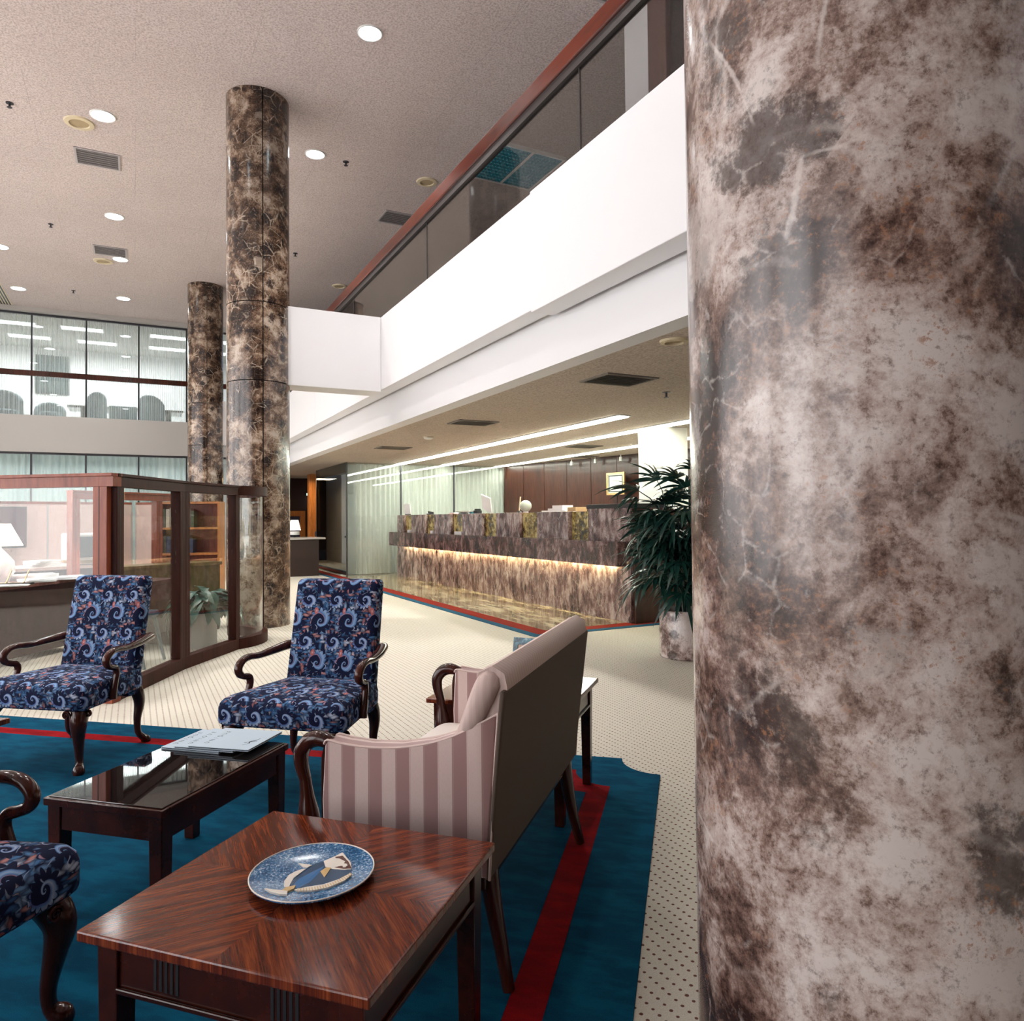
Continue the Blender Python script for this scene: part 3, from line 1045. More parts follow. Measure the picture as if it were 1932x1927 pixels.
for (x, y, z, lb) in ((-1.45, 11.23, CZ, 'sprinkler head at the left edge of the ceiling'), (-1.37, 15.52, CZ, 'sprinkler head left of the middle downlight'), (2.85, 10.83, CZ, 'sprinkler head right of the downlight by the tall column'), (2.91, 15.06, CZ, 'sprinkler head farther back, right of the tall column'), (-1.29, 19.79, CZ, 'farthest sprinkler head near the mezzanine'), (5.07, 6.10, LZ, 'sprinkler head in the low ceiling beside the big column')):
    sprinkler(x, y, z, lb)
t = thing('slot_diffuser', 'dark slotted linear diffuser at the left edge of the ceiling', 'air vent', (-2.85, 19.4, CZ))
MB().box(-0.13, 0.13, -2.4, 2.4, -0.006, 0).obj('frame', CREAM_PLASTIC, t)
for i in range(4):
    MB().box(-0.11 + i * 0.06, -0.075 + i * 0.06, -2.38, 2.38, -0.009, -0.004).obj('slot', BLACK, t)

# louvred troffer above the balcony, seen through the glass
t = thing('louvred_troffer', 'teal louvred ceiling light seen through the balcony glass', 'ceiling light', (5.24, 9.78, CZ))
for i, sx in enumerate((-0.27, 0.27)):
    MB().box(sx - 0.25, sx + 0.25, -0.54, 0.54, -0.006, 0.0).obj('reflector', emat('teal_reflector', (0.04, 0.27, 0.33), 1.7), t)
    for k in range(9):
        u = sx - 0.24 + 0.48 * k / 8
        MB().box(u - 0.006, u + 0.006, -0.54, 0.54, -0.045, -0.006).obj('louvre_blade', newmat('teal_louvre', 0.3, (0.04, 0.22, 0.26), 0.6)[0], t)
    for k in range(13):
        u = -0.53 + 1.06 * k / 12
        MB().box(sx - 0.25, sx + 0.25, u - 0.004, u + 0.004, -0.04, -0.006).obj('cross_blade', newmat('teal_cross_blade', 0.3, (0.05, 0.25, 0.29), 0.6)[0], t)
for a in ((-0.55, 0.55, -0.57, -0.54), (-0.55, 0.55, 0.54, 0.57), (-0.02, 0.02, -0.54, 0.54), (-0.55, -0.52, -0.54, 0.54), (0.52, 0.55, -0.54, 0.54)):
    MB().box(a[0], a[1], a[2], a[3], -0.05, 0.0).obj('frame', WHITE_PLASTIC, t)

# three fluorescent strips over the tellers
for i, (x, y0, lb) in enumerate(((5.70, 7.70, 'fluorescent ceiling strip nearest the hall, ending above the counter'), (6.86, 5.6, 'middle fluorescent ceiling strip above the counter'), (8.36, 5.6, 'fluorescent ceiling strip nearest the dark wood wall'))):
    t = thing('fluorescent_strip', lb, 'ceiling light', (x, 0, LZ - 0.002), 0, 'fluorescent strips over the tellers')
    MB().box(-0.10, 0.10, y0, YG - 0.03, -0.012, 0.0).obj('housing', WHITE_PLASTIC, t)
    n = int((YG - y0) / 1.22)
    for k in range(n):
        a = y0 + 0.03 + (YG - 0.06 - y0) * k / n
        c = y0 + 0.03 + (YG - 0.06 - y0) * (k + 1) / n
        MB().box(-0.085, 0.085, a, c - 0.012, -0.024, -0.012).obj('diffuser', FLUOR, t)

# small track lights against the panelled wall
for k, (x, y) in enumerate(((8.98, 14.2), (9.13, 13.45), (9.28, 12.7))):
    t = thing('track_spotlight', ('small white track light over the panelling, farthest', 'small white track light over the panelling, middle', 'small white track light over the panelling, nearest the framed print')[k], 'spotlight', (x, y, LZ), 0, 'track lights at the panelled wall')
    MB().lathe([(0.012, 0.0), (0.012, -0.05)], 10).obj('stem', WHITE_PLASTIC, t, 40)
    MB().lathe([(0.03, -0.05), (0.035, -0.14)], 16).obj('can', WHITE_PLASTIC, t, 40)


# ================================================================== TELLER COUNTER
ct = thing('teller_counter', 'long brown marble teller counter with alternating golden panels and a lit recess', 'counter', (0, 0, 0))
ys = [7.36, 8.28, 9.20, 10.15, 11.10, 12.05, 13.0, 13.95, 14.9, 15.7, 16.45]
for a, c in zip(ys[:-1], ys[1:]):
    MB().box(5.51, 5.60, a + 0.0015, c - 0.0015, 0.0, 0.78).obj('base_slab', MARBLE_COUNTER, ct)
    MB().box(5.31, 5.45, a + 0.0015, c - 0.0015, 0.722, 1.03).obj('ledge_slab', MARBLE_LEDGE, ct)
MB().box(5.45, 6.15, 7.36, 16.45, 0.78, 1.03).obj('ledge_top', MARBLE_LEDGE, ct)
MB().box(5.60, 6.15, 7.37, 16.44, 0.0, 0.78).obj('carcass', WALNUT_WALL, ct)
tube_y = [7.6 + i * 1.38 for i in range(7)]
for a, c in zip(tube_y[:-1], tube_y[1:]):
    MB().tube([(5.474, a + 0.03, 0.742), (5.474, c - 0.03, 0.742)], 0.013, 8).obj('cove_tube', COVE, ct)
DY = [16.45, 15.99, 15.46, 14.59, 14.06, 13.16, 12.61, 11.72, 11.16, 10.30, 9.73, 8.82, 8.35]
for i in range(12):
    a, c = DY[i + 1], DY[i]
    if i % 2 == 0:
        MB().box(5.51, 5.66, a + 0.001, c - 0.001, 1.03, 1.425).obj('screen_block', MARBLE_COUNTER, ct, bevel=0.003)
    else:
        MB().box(5.575, 5.64, a + 0.001, c - 0.001, 1.03, 1.42).obj('golden_panel', MARBLE_GOLD, ct)
MB().box(5.66, 6.05, 8.35, 16.45, 1.38, 1.415).obj('screen_top', MARBLE_COUNTER, ct)
MB().box(5.60, 5.63, 8.30, 8.35, 1.04, 1.40).obj('glowing_strip', emat('amber_strip', (0.75, 0.66, 0.22), 0.8), ct)
MB().box(5.49, 6.15, 7.33, 8.28, 1.03, 1.455).obj('end_block', MARBLE_COUNTER, ct, bevel=0.003)
MB().box(5.47, 6.2, 7.32, 8.29, 1.455, 1.51).obj('black_cap', BLACK, ct, bevel=0.004)
MB().box(5.535, 7.6, 7.30, 7.345, 0.0, 1.44).obj('end_panel', WALNUT_WALL, ct)

# small things standing on the counter
t = thing('tent_card', 'white tent card at the far end of the teller counter', 'sign', (5.66, 16.1, 1.425))
MB().box(-0.006, 0.006, -0.22, 0.22, 0.02, 0.26, Matrix.Rotation(-0.12, 4, 'Y')).obj('card', PAPER, t)
MB().box(-0.03, 0.03, -0.12, 0.12, 0.0, 0.02).obj('foot', BLACK, t)
t = thing('desk_stapler', 'black stapler on the counter, beside the white tent card', 'stapler', (5.72, 14.85, 1.425))
MB().box(-0.03, 0.03, -0.17, 0.12, 0.0, 0.025).obj('base', BLACK, t, bevel=0.004)
MB().box(-0.025, 0.025, -0.17, 0.06, 0.03, 0.075, Matrix.Rotation(0.1, 4, 'X')).obj('lever', BLACK, t, bevel=0.006)
t = thing('slip_tray', 'small pink slip tray on the counter', 'tray', (5.72, 13.5, 1.425))
MB().box(-0.06, 0.06, -0.14, 0.14, 0, 0.012).obj('tray_base', newmat('pink_card', 0.7, (0.65, 0.32, 0.28))[0], t)
MB().box(-0.05, 0.05, -0.12, 0.12, 0.012, 0.035).obj('slips', PAPER, t)
t = thing('shallow_bowl', 'white bowl on a black stand on the teller counter', 'bowl', (5.72, 13.0, 1.425))
MB().lathe([(0.05, 0.0), (0.06, 0.02), (0.16, 0.045), (0.165, 0.05), (0.15, 0.05), (0.04, 0.028), (0.001, 0.026)], 24, cap=False).obj('bowl', CERAMIC, t, 40)
MB().lathe([(0.11, 0.0), (0.11, 0.012), (0.05, 0.012)], 24).obj('stand', BLACK, t, 40)
t = thing('stamp_pad', 'small teal stamp pad on the teller counter', 'stamp pad', (5.72, 12.6, 1.425))
MB().box(-0.04, 0.04, -0.06, 0.06, 0, 0.03).obj('tin', newmat('teal_tin', 0.4, (0.02, 0.20, 0.24))[0], t, bevel=0.004)
MB().box(-0.04, 0.04, -0.06, 0.06, 0.03, 0.04).obj('lid', BLACK, t)
t = thing('card_reader', 'black card box beside the leaning white board on the counter', 'box', (5.72, 12.36, 1.425))
MB().box(-0.05, 0.05, -0.09, 0.09, 0, 0.06).obj('body', BLACK, t, bevel=0.006)
MB().box(-0.04, 0.04, -0.06, 0.06, 0.06, 0.09).obj('top', BLACK, t, bevel=0.006)
t = thing('leaning_board', 'white rate board leaning on the teller counter', 'sign', (5.74, 11.98, 1.47))
MB().box(-0.008, 0.008, -0.20, 0.20, 0, 0.28, Matrix.Rotation(0.22, 4, 'X') @ Matrix.Rotation(-0.2, 4, 'Y')).obj('board', PAPER, t)
MB().box(0.0, 0.10, -0.01, 0.01, 0, 0.012).obj('strut', GREY_METAL, t)
t = thing('grey_globe', 'grey ball on the teller counter in front of the wood panelling', 'globe', (5.80, 10.62, 1.425))
MB().lathe([(0.001, 0.015)] + [(0.10 * math.sin(a * PI / 12), 0.11 - 0.10 * math.cos(a * PI / 12)) for a in range(1, 12)] + [(0.001, 0.21)], 24, cap=False).obj('ball', newmat('sage_grey', 0.5, (0.36, 0.38, 0.32))[0], t, 60)
MB().lathe([(0.05, 0.0), (0.045, 0.02)], 20).obj('foot', GREY_METAL, t, 40)
t = thing('pole_pen', 'slim upright pen in a stand beside the grey ball', 'pen', (5.80, 10.85, 1.425))
MB().tube([(0, 0, 0.02), (0.0, -0.05, 0.27)], 0.012, 8).obj('pen', CREAM_PLASTIC, t, 40)
MB().lathe([(0.045, 0), (0.03, 0.03)], 16).obj('stand', BLACK, t, 40)
t = thing('document_pile', 'pile of white documents on the teller counter', 'papers', (5.82, 9.65, 1.425))
for k, (a, c, z0, z1) in enumerate(((-0.40, 0.30, 0, 0.025), (-0.30, 0.1, 0.025, 0.055), (-0.28, -0.02, 0.055, 0.10))):
    MB().box(-0.10, 0.10, a, c, z0, z1, Matrix.Rotation(0.05 * k, 4, 'Z')).obj('sheaf', PAPER, t)
tag(MB().box(5.72, 5.92, 8.95, 9.18, 1.425, 1.49).obj('card_box', newmat('tan_card', 0.8, (0.55, 0.36, 0.18))[0], None, bevel=0.004), 'tan card box at the near end of the teller counter', 'box')
for k, (y, wd, lb) in enumerate(((15.62, 0.16, 'white forms in the farthest golden recess of the counter'), (14.2, 0.14, 'white forms in the second golden recess of the counter'), (12.8, 0.34, 'long white forms in the third golden recess of the counter'))):
    tag(MB().box(5.50, 5.565, y - wd / 2, y + wd / 2, 1.032, 1.085).obj('form_stack', PAPER), lb, 'papers', 'forms on the teller ledge')

# framed print on the panelling
t = thing('framed_print', 'small gilt framed print on the dark wood panelling', 'picture', (9.215, 12.75, 2.05), math.atan2(-4.34, 0.88))
MB().box(-0.23, 0.23, -0.05, -0.025, -0.22, 0.22).obj('print', newmat('pale_green_print', 0.6, (0.50, 0.54, 0.48))[0], t)
for a in ((-0.26, 0.26, 0.20, 0.24), (-0.26, 0.26, -0.24, -0.20), (-0.26, -0.22, -0.20, 0.20), (0.22, 0.26, -0.20, 0.20)):
    MB().box(a[0], a[1], -0.065, -0.025, a[2], a[3]).obj('frame', GOLD, t)
for a in ((-0.20, 0.20, 0.16, 0.18), (-0.20, 0.20, -0.18, -0.16), (-0.20, -0.18, -0.16, 0.16), (0.18, 0.20, -0.16, 0.16)):
    MB().box(a[0], a[1], -0.053, -0.05, a[2], a[3]).obj('mat_line', BLACK, t)

# ================================================================== LOBBY BEYOND
t = thing('reception_desk', 'dark reception desk with a grey marble top beside the tall column', 'desk', (3.25, 17.9, 0))
MB().box(-0.6, 0.66, -0.40, 0.40, 0.0, 0.87).obj('body', newmat('black_brown_lacquer', 0.4, (0.02, 0.006, 0.005))[0], t)
MB().box(-0.7, 0.80, -0.50, 0.50, 0.87, 0.915).obj('marble_top', newmat('grey_marble_top', 0.2, (0.42, 0.38, 0.36))[0], t, bevel=0.006)
t = thing('reception_lamp', 'small white shaded lamp on the dark reception desk', 'lamp', (3.44, 18.0, 0.915))
MB().lathe([(0.05, 0), (0.05, 0.02), (0.02, 0.05), (0.02, 0.22), (0.001, 0.22)], 16).obj('stand', BLACK, t, 40)
MB().lathe([(0.15, 0.17), (0.09, 0.42)], 24, cap=False).obj('shade', SHADE_COOL, t, 40)
MB().lathe([(0.12, 0.06), (0.12, 0.14)], 20).obj('collar', WHITE_PLASTIC, t, 40)
t = thing('oak_framed_picture', 'large oak framed dark picture in the lobby beyond the reception desk', 'picture', (4.42, 24.0, 1.0))
MB().box(-0.45, 0.33, -0.03, 0.0, -0.5, 0.45).obj('canvas', newmat('midnight_blue_print', 0.6, (0.02, 0.02, 0.07))[0], t)
for a in ((-0.6, 0.5, 0.45, 0.62), (-0.6, 0.5, -0.65, -0.5), (-0.6, -0.45, -0.5, 0.45), (0.33, 0.5, -0.5, 0.45)):
    MB().box(a[0], a[1], -0.06, 0.0, a[2], a[3]).obj('frame', ORANGE_WOOD, t)
t = thing('exit_sign', 'small green lit sign seen through the dark glass', 'sign', (5.1, 23.95, 2.15))
MB().box(-0.14, 0.14, -0.03, 0.0, -0.03, 0.05).obj('lit_panel', emat('green_sign', (0.45, 0.85, 0.70), 1.5), t)
MB().box(-0.15, 0.15, 0.0, 0.05, -0.04, 0.06).obj('case', BLACK, t)
t = thing('wall_sconce', 'slim white wall light seen through the dark glass', 'wall light', (5.12, 23.9, 1.92))
MB().lathe([(0.05, -0.11), (0.07, 0.11)], 14).obj('shade', emat('sconce_glow', (0.9, 0.95, 1), 1.2), t, 40)
MB().box(-0.03, 0.03, 0.0, 0.1, -0.03, 0.03).obj('bracket', BLACK, t)
t = thing('lounge_chair', 'dark lobby armchair behind the dark glass', 'chair', (5.05, 21.2, 0), 0.3)
MB().box(-0.3, 0.3, -0.3, 0.3, 0.15, 0.45).obj('seat', NAVY_CLOTH, t, bevel=0.03)
MB().box(-0.3, 0.3, 0.22, 0.34, 0.4, 1.0).obj('backrest', NAVY_CLOTH, t, bevel=0.04)
for sx in (-0.26, 0.26):
    for sy in (-0.26, 0.28):
        MB().box(sx - 0.02, sx + 0.02, sy - 0.02, sy + 0.02, 0, 0.15).obj('leg', BLACK, t)
area('lobby_light', (4.1, 21.0, 2.5), (0, 0, 0), 0.8, 0.8, 26, (1.0, 0.75, 0.45))  # warm area lamp without a fixture, shining down

# ================================================================== MEZZANINE ROOM CONTENTS
k = 0
for (x, y) in ((-2.9, 23.3), (-1.3, 23.3), (-2.7, 24.9), (-1.0, 24.9), (0.9, 23.3), (2.1, 23.3), (0.9, 24.9), (2.1, 24.9)):
    nm = ('front left', 'front, second from the left', 'rear left', 'rear, second from the left', 'front, third from the left', 'front right', 'rear, third from the left', 'rear right')[k]
    t = thing('office_troffer', 'bright ceiling panel in the mezzanine room, ' + nm, 'ceiling light', (x, y, 6.72), 0, 'mezzanine ceiling panels')
    MB().box(-0.5, 0.5, -0.18, 0.18, -0.02, -0.003).obj('diffuser', FLUOR_ROOM, t)
    MB().box(-0.54, 0.54, -0.21, 0.21, -0.012, 0.0).obj('frame', WHITE_PLASTIC, t)
    k += 1
t = thing('dark_wall_print', 'dark square print on the mezzanine room wall', 'picture', (-2.27, 26.4, 5.90))
MB().box(-0.42, 0.42, -0.03, 0.0, -0.56, 0.56).obj('print', SLATE_PRINT, t)
for a in ((-0.45, 0.45, 0.56, 0.60), (-0.45, 0.45, -0.60, -0.56), (-0.45, -0.42, -0.56, 0.56), (0.42, 0.45, -0.56, 0.56)):
    MB().box(a[0], a[1], -0.05, 0.0, a[2], a[3]).obj('frame', DARK_METAL, t)


def tub_chair(x, y, rz, label, wd=0.42, h=0.92, mat=GREY_CLOTH):
    t = thing('tub_chair', label, 'chair', (x, y, 3.9), rz, 'mezzanine armchairs')
    n = 14
    vs = []
    out = [(wd * math.cos(PI * i / n), wd * math.sin(PI * i / n)) for i in range(n + 1)]
    inn = [(0.74 * px, 0.74 * py) for px, py in reversed(out)]
    hh = [h - 0.30 * (abs(i - n / 2) / (n / 2)) ** 2 for i in range(n + 1)]
    rs = []
    vs = [(px, py, 0.12) for px, py in out] + [(px, py, q) for (px, py), q in zip(out, hh)] + [(0.74 * px, 0.74 * py, q) for (px, py), q in zip(out, hh)] + [(0.74 * px, 0.74 * py, 0.12) for px, py in out]
    fs = []
    m = n + 1
    for i in range(n):
        for k in range(4):
            a, bq = k * m, ((k + 1) % 4) * m
            fs.append((a + i, a + i + 1, bq + i + 1, bq + i))
    fs += [(0, m, 2 * m, 3 * m), (n, n + 3 * m, n + 2 * m, n + m)]
    MB().add(vs, fs).obj('backrest', mat, t, 60, bevel=0.03)
    MB().lathe([(wd * 0.74, 0.14), (wd * 0.76, 0.40), (wd * 0.6, 0.44), (0.001, 0.45)], 20, cap=False).obj('seat', mat, t, 60)
    MB().lathe([(0.22, 0.0), (0.22, 0.03), (0.05, 0.06), (0.05, 0.14)], 20).obj('pedestal', DARK_METAL, t, 40)
    return t


tub_chair(-3.05, 23.2, 0.3, 'dark armchair in the mezzanine room at the left edge', 0.42, 1.02)
tub_chair(-2.05, 23.3, 0.1, 'low dark armchair in the mezzanine room below the dark print', 0.38, 0.76)
tub_chair(-0.96, 23.2, PI + 0.2, 'round-backed armchair in the mezzanine room, middle', 0.27, 1.03)
tub_chair(0.44, 23.2, PI - 0.3, 'round-backed armchair in the mezzanine room, by the far column', 0.36, 1.02)
t = thing('mezzanine_table', 'long dark table among the mezzanine armchairs', 'table', (-0.2, 24.4, 3.9))
MB().box(-1.5, 1.5, -0.5, 0.5, 0.70, 0.76).obj('table_top', MAHOG, t, bevel=0.01)
for sx in (-1.1, 1.1):
    MB().box(sx - 0.08, sx + 0.08, -0.3, 0.3, 0, 0.70).obj('leg', MAHOG, t)
tag(MB().box(-0.66, 0.06, 23.6, 23.9, 3.9, 4.66).obj('mezzanine_cabinet', GREY_CLOTH, None, bevel=0.02), 'low grey cabinet between the two round-backed mezzanine armchairs', 'cabinet')
area('mezzanine_room_light', (-1.5, 24.2, 6.6), (0, 0, 0), 6.0, 2.5, 260, (0.95, 1.0, 1.0))
area('lower_office_light', (-2.0, 23.3, 3.0), (0, 0, 0), 8.0, 1.2, 60, (0.92, 1.0, 1.0))

# ================================================================== GLASS OFFICE PARTITION
PH = 1.71


def partition(P, Q, label, posts=(0.0, 1.0), cap=True, wood=MAHOG_RED, rail=0.075, base=0.11, pw=0.085, th=0.09, ext0=0.0, ext1=0.0):
    P, Q = Vector((*P, 0)), Vector((*Q, 0))
    d = (Q - P)
    L = d.length
    t = thing('glass_partition', label, 'partition', P, math.atan2(d.y, d.x), 'wood framed glass office partitions')
    MB().box(-ext0, L + ext1, -th / 2 - 0.012, th / 2 + 0.012, PH - 0.025, PH).obj('cap_rail', wood, t, bevel=0.005)
    MB().box(-ext0, L + ext1, -th / 2, th / 2, PH - 0.025 - rail, PH - 0.025).obj('top_rail', wood, t)
    MB().box(-ext0, L + ext1, -th / 2, th / 2, 0.0, base).obj('bottom_rail', wood, t, bevel=0.004)
    xs = []
    for p in posts:
        a = p * L
        x0 = 0 if p == 0 else L - pw if p == 1 else a - pw / 2
        MB().box(x0, x0 + pw, -th / 2, th / 2, base, PH - 0.025 - rail).obj('post', wood, t, bevel=0.004)
        MB().box(x0 + pw * 0.42, x0 + pw * 0.42 + 0.006, -th / 2 - 0.001, th / 2 + 0.001, base, PH - 0.1).obj('post_reveal', SHADOW_GAP, t)
        xs.append((x0, x0 + pw))
    for a, c in zip(xs[:-1], xs[1:]):
        MB().box(a[1], c[0], -0.005, 0.005, base, PH - 0.025 - rail).obj('glass_pane', GLASS, t)
    return t


C0, MM, E1 = (-0.155, 6.20), (0.37, 7.24), (0.945, 8.09)
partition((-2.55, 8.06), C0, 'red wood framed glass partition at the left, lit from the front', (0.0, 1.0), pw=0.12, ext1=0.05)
partition(C0, MM, 'glass partition panel between its corner post and the middle post', (0.0, 1.0), pw=0.10, wood=PART_WOOD_SHADED)
partition(MM, E1, 'glass partition panel in front of the potted peace lily', (0.0, 1.0), pw=0.085, wood=PART_WOOD_SHADED)
# curved end of the partition
t = thing('curved_partition_end', 'curved glass end of the partition beside the tall marble column', 'partition', (0, 0, 0))
ctr = Vector((0.70, 8.62))
a0, a1 = math.atan2(E1[1] - ctr.y, E1[0] - ctr.x), math.radians(60)
R = (Vector(E1) - ctr).length
for nm, r0, r1, z0, z1, mt in (('cap_rail', R - 0.055, R + 0.055, PH - 0.10, PH, PART_WOOD_SHADED), ('bottom_rail', R - 0.055, R + 0.055, 0.0, 0.11, PART_WOOD_SHADED), ('curved_pane', R - 0.005, R + 0.005, 0.11, PH - 0.10, GLASS)):
    MB().arc_panel(r0, r1, a0, a1, z0, z1, 20, Matrix.Translation((ctr.x, ctr.y, 0))).obj(nm, mt, t, 40)

# inner partition and pink screens farther back
partition((-0.66, 9.7), (0.62, 10.95), 'inner glass partition behind the office desk', (0.0, 0.36, 0.72, 1.0), pw=0.10)
for (p, q, h, lb) in (((-3.2, 11.2), (-0.05, 12.6), 1.60, 'rose fabric office screen behind the big table lamp'), ((0.03, 12.60), (0.72, 12.2), 1.60, 'rose fabric office screen behind the small lamp')):
    P, Q = Vector((*p, 0)), Vector((*q, 0))
    L = (Q - P).length
    t = thing('office_screen', lb, 'screen', P, math.atan2((Q - P).y, (Q - P).x), 'rose office screens')
    n = max(1, round(L / 1.2))
    for i in range(n):
        MB().box(i * L / n + 0.012, (i + 1) * L / n - 0.012, -0.03, 0.03, 0.05, h).obj('fabric_panel', PINK_FABRIC, t)
    for i in range(n + 1):
        MB().box(i * L / n - 0.012, i * L / n + 0.012, -0.035, 0.035, 0, h).obj('post', GREY_METAL, t)
    MB().box(0, L, -0.035, 0.035, h, h + 0.035).obj('cap_rail', MAHOG_RED, t)
t = thing('floral_print', 'dark maroon floral print on the rose office screen', 'picture', (-1.62, 11.78, 1.28), math.atan2(1.4, 3.15))
MB().box(-0.30, 0.30, -0.06, -0.045, -0.26, 0.26).obj('print', DARK_PRINT, t)
MB().box(-0.32, 0.32, -0.045, -0.035, -0.28, 0.28).obj('backing', BLACK, t)

# office desk with its lamp and papers
dk = thing('office_desk', 'rose brown office desk behind the left glass partition', 'desk', (-0.50, 9.02, 0), math.atan2(-0.84, -0.56))
MB().box(0, 1.72, -0.75, 0.0, 0.715, 0.75).obj('desk_top', wood_mat('rosewood_top', (0.20, 0.08, 0.07), (0.34, 0.16, 0.14), 0.15), dk, bevel=0.004)
MB().box(0.03, 1.69, -0.05, -0.02, 0.06, 0.715).obj('modesty_panel', MAROON, dk)
for sx in (0.03, 1.18):
    MB().box(sx, sx + 0.5, -0.72, -0.05, 0.06, 0.715).obj('pedestal', MAROON, dk)
t = thing('table_lamp', 'big white shaded table lamp on the office desk at the left edge', 'lamp', (-1.23, 8.95, 0.75))
MB().lathe([(0.10, 0.0), (0.11, 0.03), (0.15, 0.10), (0.14, 0.2), (0.06, 0.30), (0.03, 0.33), (0.02, 0.40), (0.001, 0.40)], 24).obj('ceramic_base', CERAMIC, t, 40)
MB().lathe([(0.215, 0.36), (0.105, 0.585)], 32, cap=False).obj('lamp_shade', SHADE_WARM, t, 40)
t = thing('pen_set', 'gold pen set on the office desk', 'pen set', (-1.02, 8.34, 0.75), -0.4)
MB().box(-0.16, 0.16, -0.05, 0.05, 0, 0.02).obj('base', BLACK, t, bevel=0.004)
for sx in (-0.07, 0.09):
    MB().tube([(sx, 0, 0.02), (sx + 0.05, 0, 0.14)], 0.007, 8).obj('pen', BRASS, t, 40)
for i, (x, y, a, sx, sy, z, lb) in enumerate(((-1.06, 8.22, 0.3, 0.16, 0.11, 0.012, 'loose white sheets at the left edge of the office desk'), (-0.86, 8.62, 0.5, 0.14, 0.1, 0.035, 'low stack of white papers in the middle of the office desk'), (-0.62, 8.88, 0.2, 0.16, 0.12, 0.03, 'white papers at the right end of the office desk'), (-0.95, 9.1, 0.1, 0.2, 0.14, 0.05, 'thick white paper stack at the back of the office desk'))):
    t = thing('paper_stack', lb, 'papers', (x, y, 0.75), a, 'papers on the office desk')
    for k in range(3):
        MB().box(-sx, sx, -sy, sy, z * k / 3, z * (k + 1) / 3 - 0.001, Matrix.Rotation(0.12 * (k - 1), 4, 'Z')).obj('sheet', PAPER, t)
t = thing('name_plate', 'white folded name plate standing on the office desk', 'name plate', (-0.78, 8.72, 0.75), 0.95)
MB().box(-0.12, 0.12, -0.004, 0.004, 0, 0.07, Matrix.Rotation(0.3, 4, 'X')).obj('front', PAPER, t)
MB().box(-0.12, 0.12, 0.012, 0.02, 0, 0.07, Matrix.Rotation(-0.3, 4, 'X')).obj('back', PAPER, t)
t = thing('desk_chair', 'dark blue desk chair behind the office desk at the left edge', 'chair', (-1.44, 9.66, 0), 2.2)
MB().box(-0.26, 0.26, -0.26, 0.26, 0.42, 0.50).obj('seat', NAVY_CLOTH, t, bevel=0.03)
MB().box(-0.27, 0.27, 0.22, 0.30, 0.52, 0.95).obj('backrest', NAVY_CLOTH, t, bevel=0.035)
MB().lathe([(0.03, 0.1), (0.03, 0.42)], 12).obj('column', DARK_METAL, t, 40)
for i in range(5):
    MB().box(0, 0.28, -0.02, 0.02, 0.03, 0.09, Matrix.Rotation(2 * PI * i / 5, 4, 'Z')).obj('foot', DARK_METAL, t)
# rear desk with a monitor
t = thing('rear_desk', 'rose wood rear desk seen behind the inner partition', 'desk', (-0.95, 10.75, 0), 0.42)
MB().box(-0.9, 0.7, -0.35, 0.35, 0.76, 0.80).obj('desk_top', PINK_FABRIC, t, bevel=0.004)
MB().box(-0.85, 0.65, -0.3, 0.3, 0.05, 0.76).obj('body', MAROON, t)
t = thing('computer_monitor', 'cream tube monitor beside the red corner post', 'monitor', (-0.58, 10.75, 0.80), 0.5)
MB().frustum(-0.20, 0.20, -0.18, 0.18, 0.02, 0.06, 0.04).obj('foot', CREAM_PLASTIC, t)
MB().box(-0.20, 0.20, -0.20, 0.16, 0.06, 0.40).obj('case', WHITE_PLASTIC, t, bevel=0.02)
MB().box(-0.16, 0.16, -0.208, -0.20, 0.10, 0.36).obj('screen', SCREEN, t)
for i, (x, y, lb) in enumerate(((-1.48, 10.42, 'white document heap on the rear desk'), (-1.0, 10.52, 'white document heap beside the cream monitor'))):
    t = thing('document_heap', lb, 'papers', (x, y, 0.80), 0.3 * i, 'papers on the rear desk')
    for k in range(4):
        MB().box(-0.16, 0.16, -0.12, 0.12, 0.02 * k, 0.02 * k + 0.018, Matrix.Rotation(0.2 * k, 4, 'Z')).obj('sheet', PAPER, t)
# credenza put in for an olive reflection in the glass, small lamp, bookcase
t = thing('credenza', 'olive brown credenza standing in for a reflection in the middle partition panel', 'cabinet', (0.30, 9.55, 0), 0.42)
MB().box(-0.62, 0.64, -0.20, 0.20, 0.80, 0.84).obj('top', OLIVE_TOP, t, bevel=0.004)
MB().box(-0.60, 0.62, -0.18, 0.18, 0.40, 0.80).obj('body', OLIVE_TOP, t)
for sx in (-0.58, 0.60):
    MB().box(sx - 0.02, sx + 0.02, -0.16, 0.2, 0.0, 0.40).obj('leg', MAHOG, t)
t = thing('brass_lamp', 'small brass lamp with a lit cream shade on the credenza', 'lamp', (-0.245, 9.38, 0.84))
MB().lathe([(0.055, 0.0), (0.06, 0.02), (0.03, 0.05), (0.045, 0.10), (0.02, 0.15), (0.028, 0.19), (0.012, 0.24), (0.012, 0.30)], 20).obj('brass_stem', BRASS, t, 40)
MB().lathe([(0.13, 0.30), (0.10, 0.38), (0.055, 0.485)], 28, cap=False).obj('lamp_shade', SHADE_WARM, t, 40)
for nm, loc, pw_, c in (('table_lamp_bulb', (-1.23, 8.95, 1.22), 7, (1, 0.85, 0.66)), ('brass_lamp_bulb', (-0.245, 9.38, 1.20), 8, (1, 0.70, 0.42))):
    l = bpy.data.lights.new(nm, 'POINT')
    l.energy = pw_
    l.color = c
    l.shadow_soft_size = 0.05
    o = bpy.data.objects.new(nm, l)
    COL.objects.link(o)
    o.location = loc
bc = thing('bookcase', 'honey brown bookcase seen through the middle partition panel', 'bookcase', (0.74, 11.55, 0), -0.35)
for sx in (-0.42, 0.40):
    MB().box(sx, sx + 0.03, -0.15, 0.15, 0, 1.62).obj('side', ORANGE_WOOD, bc)
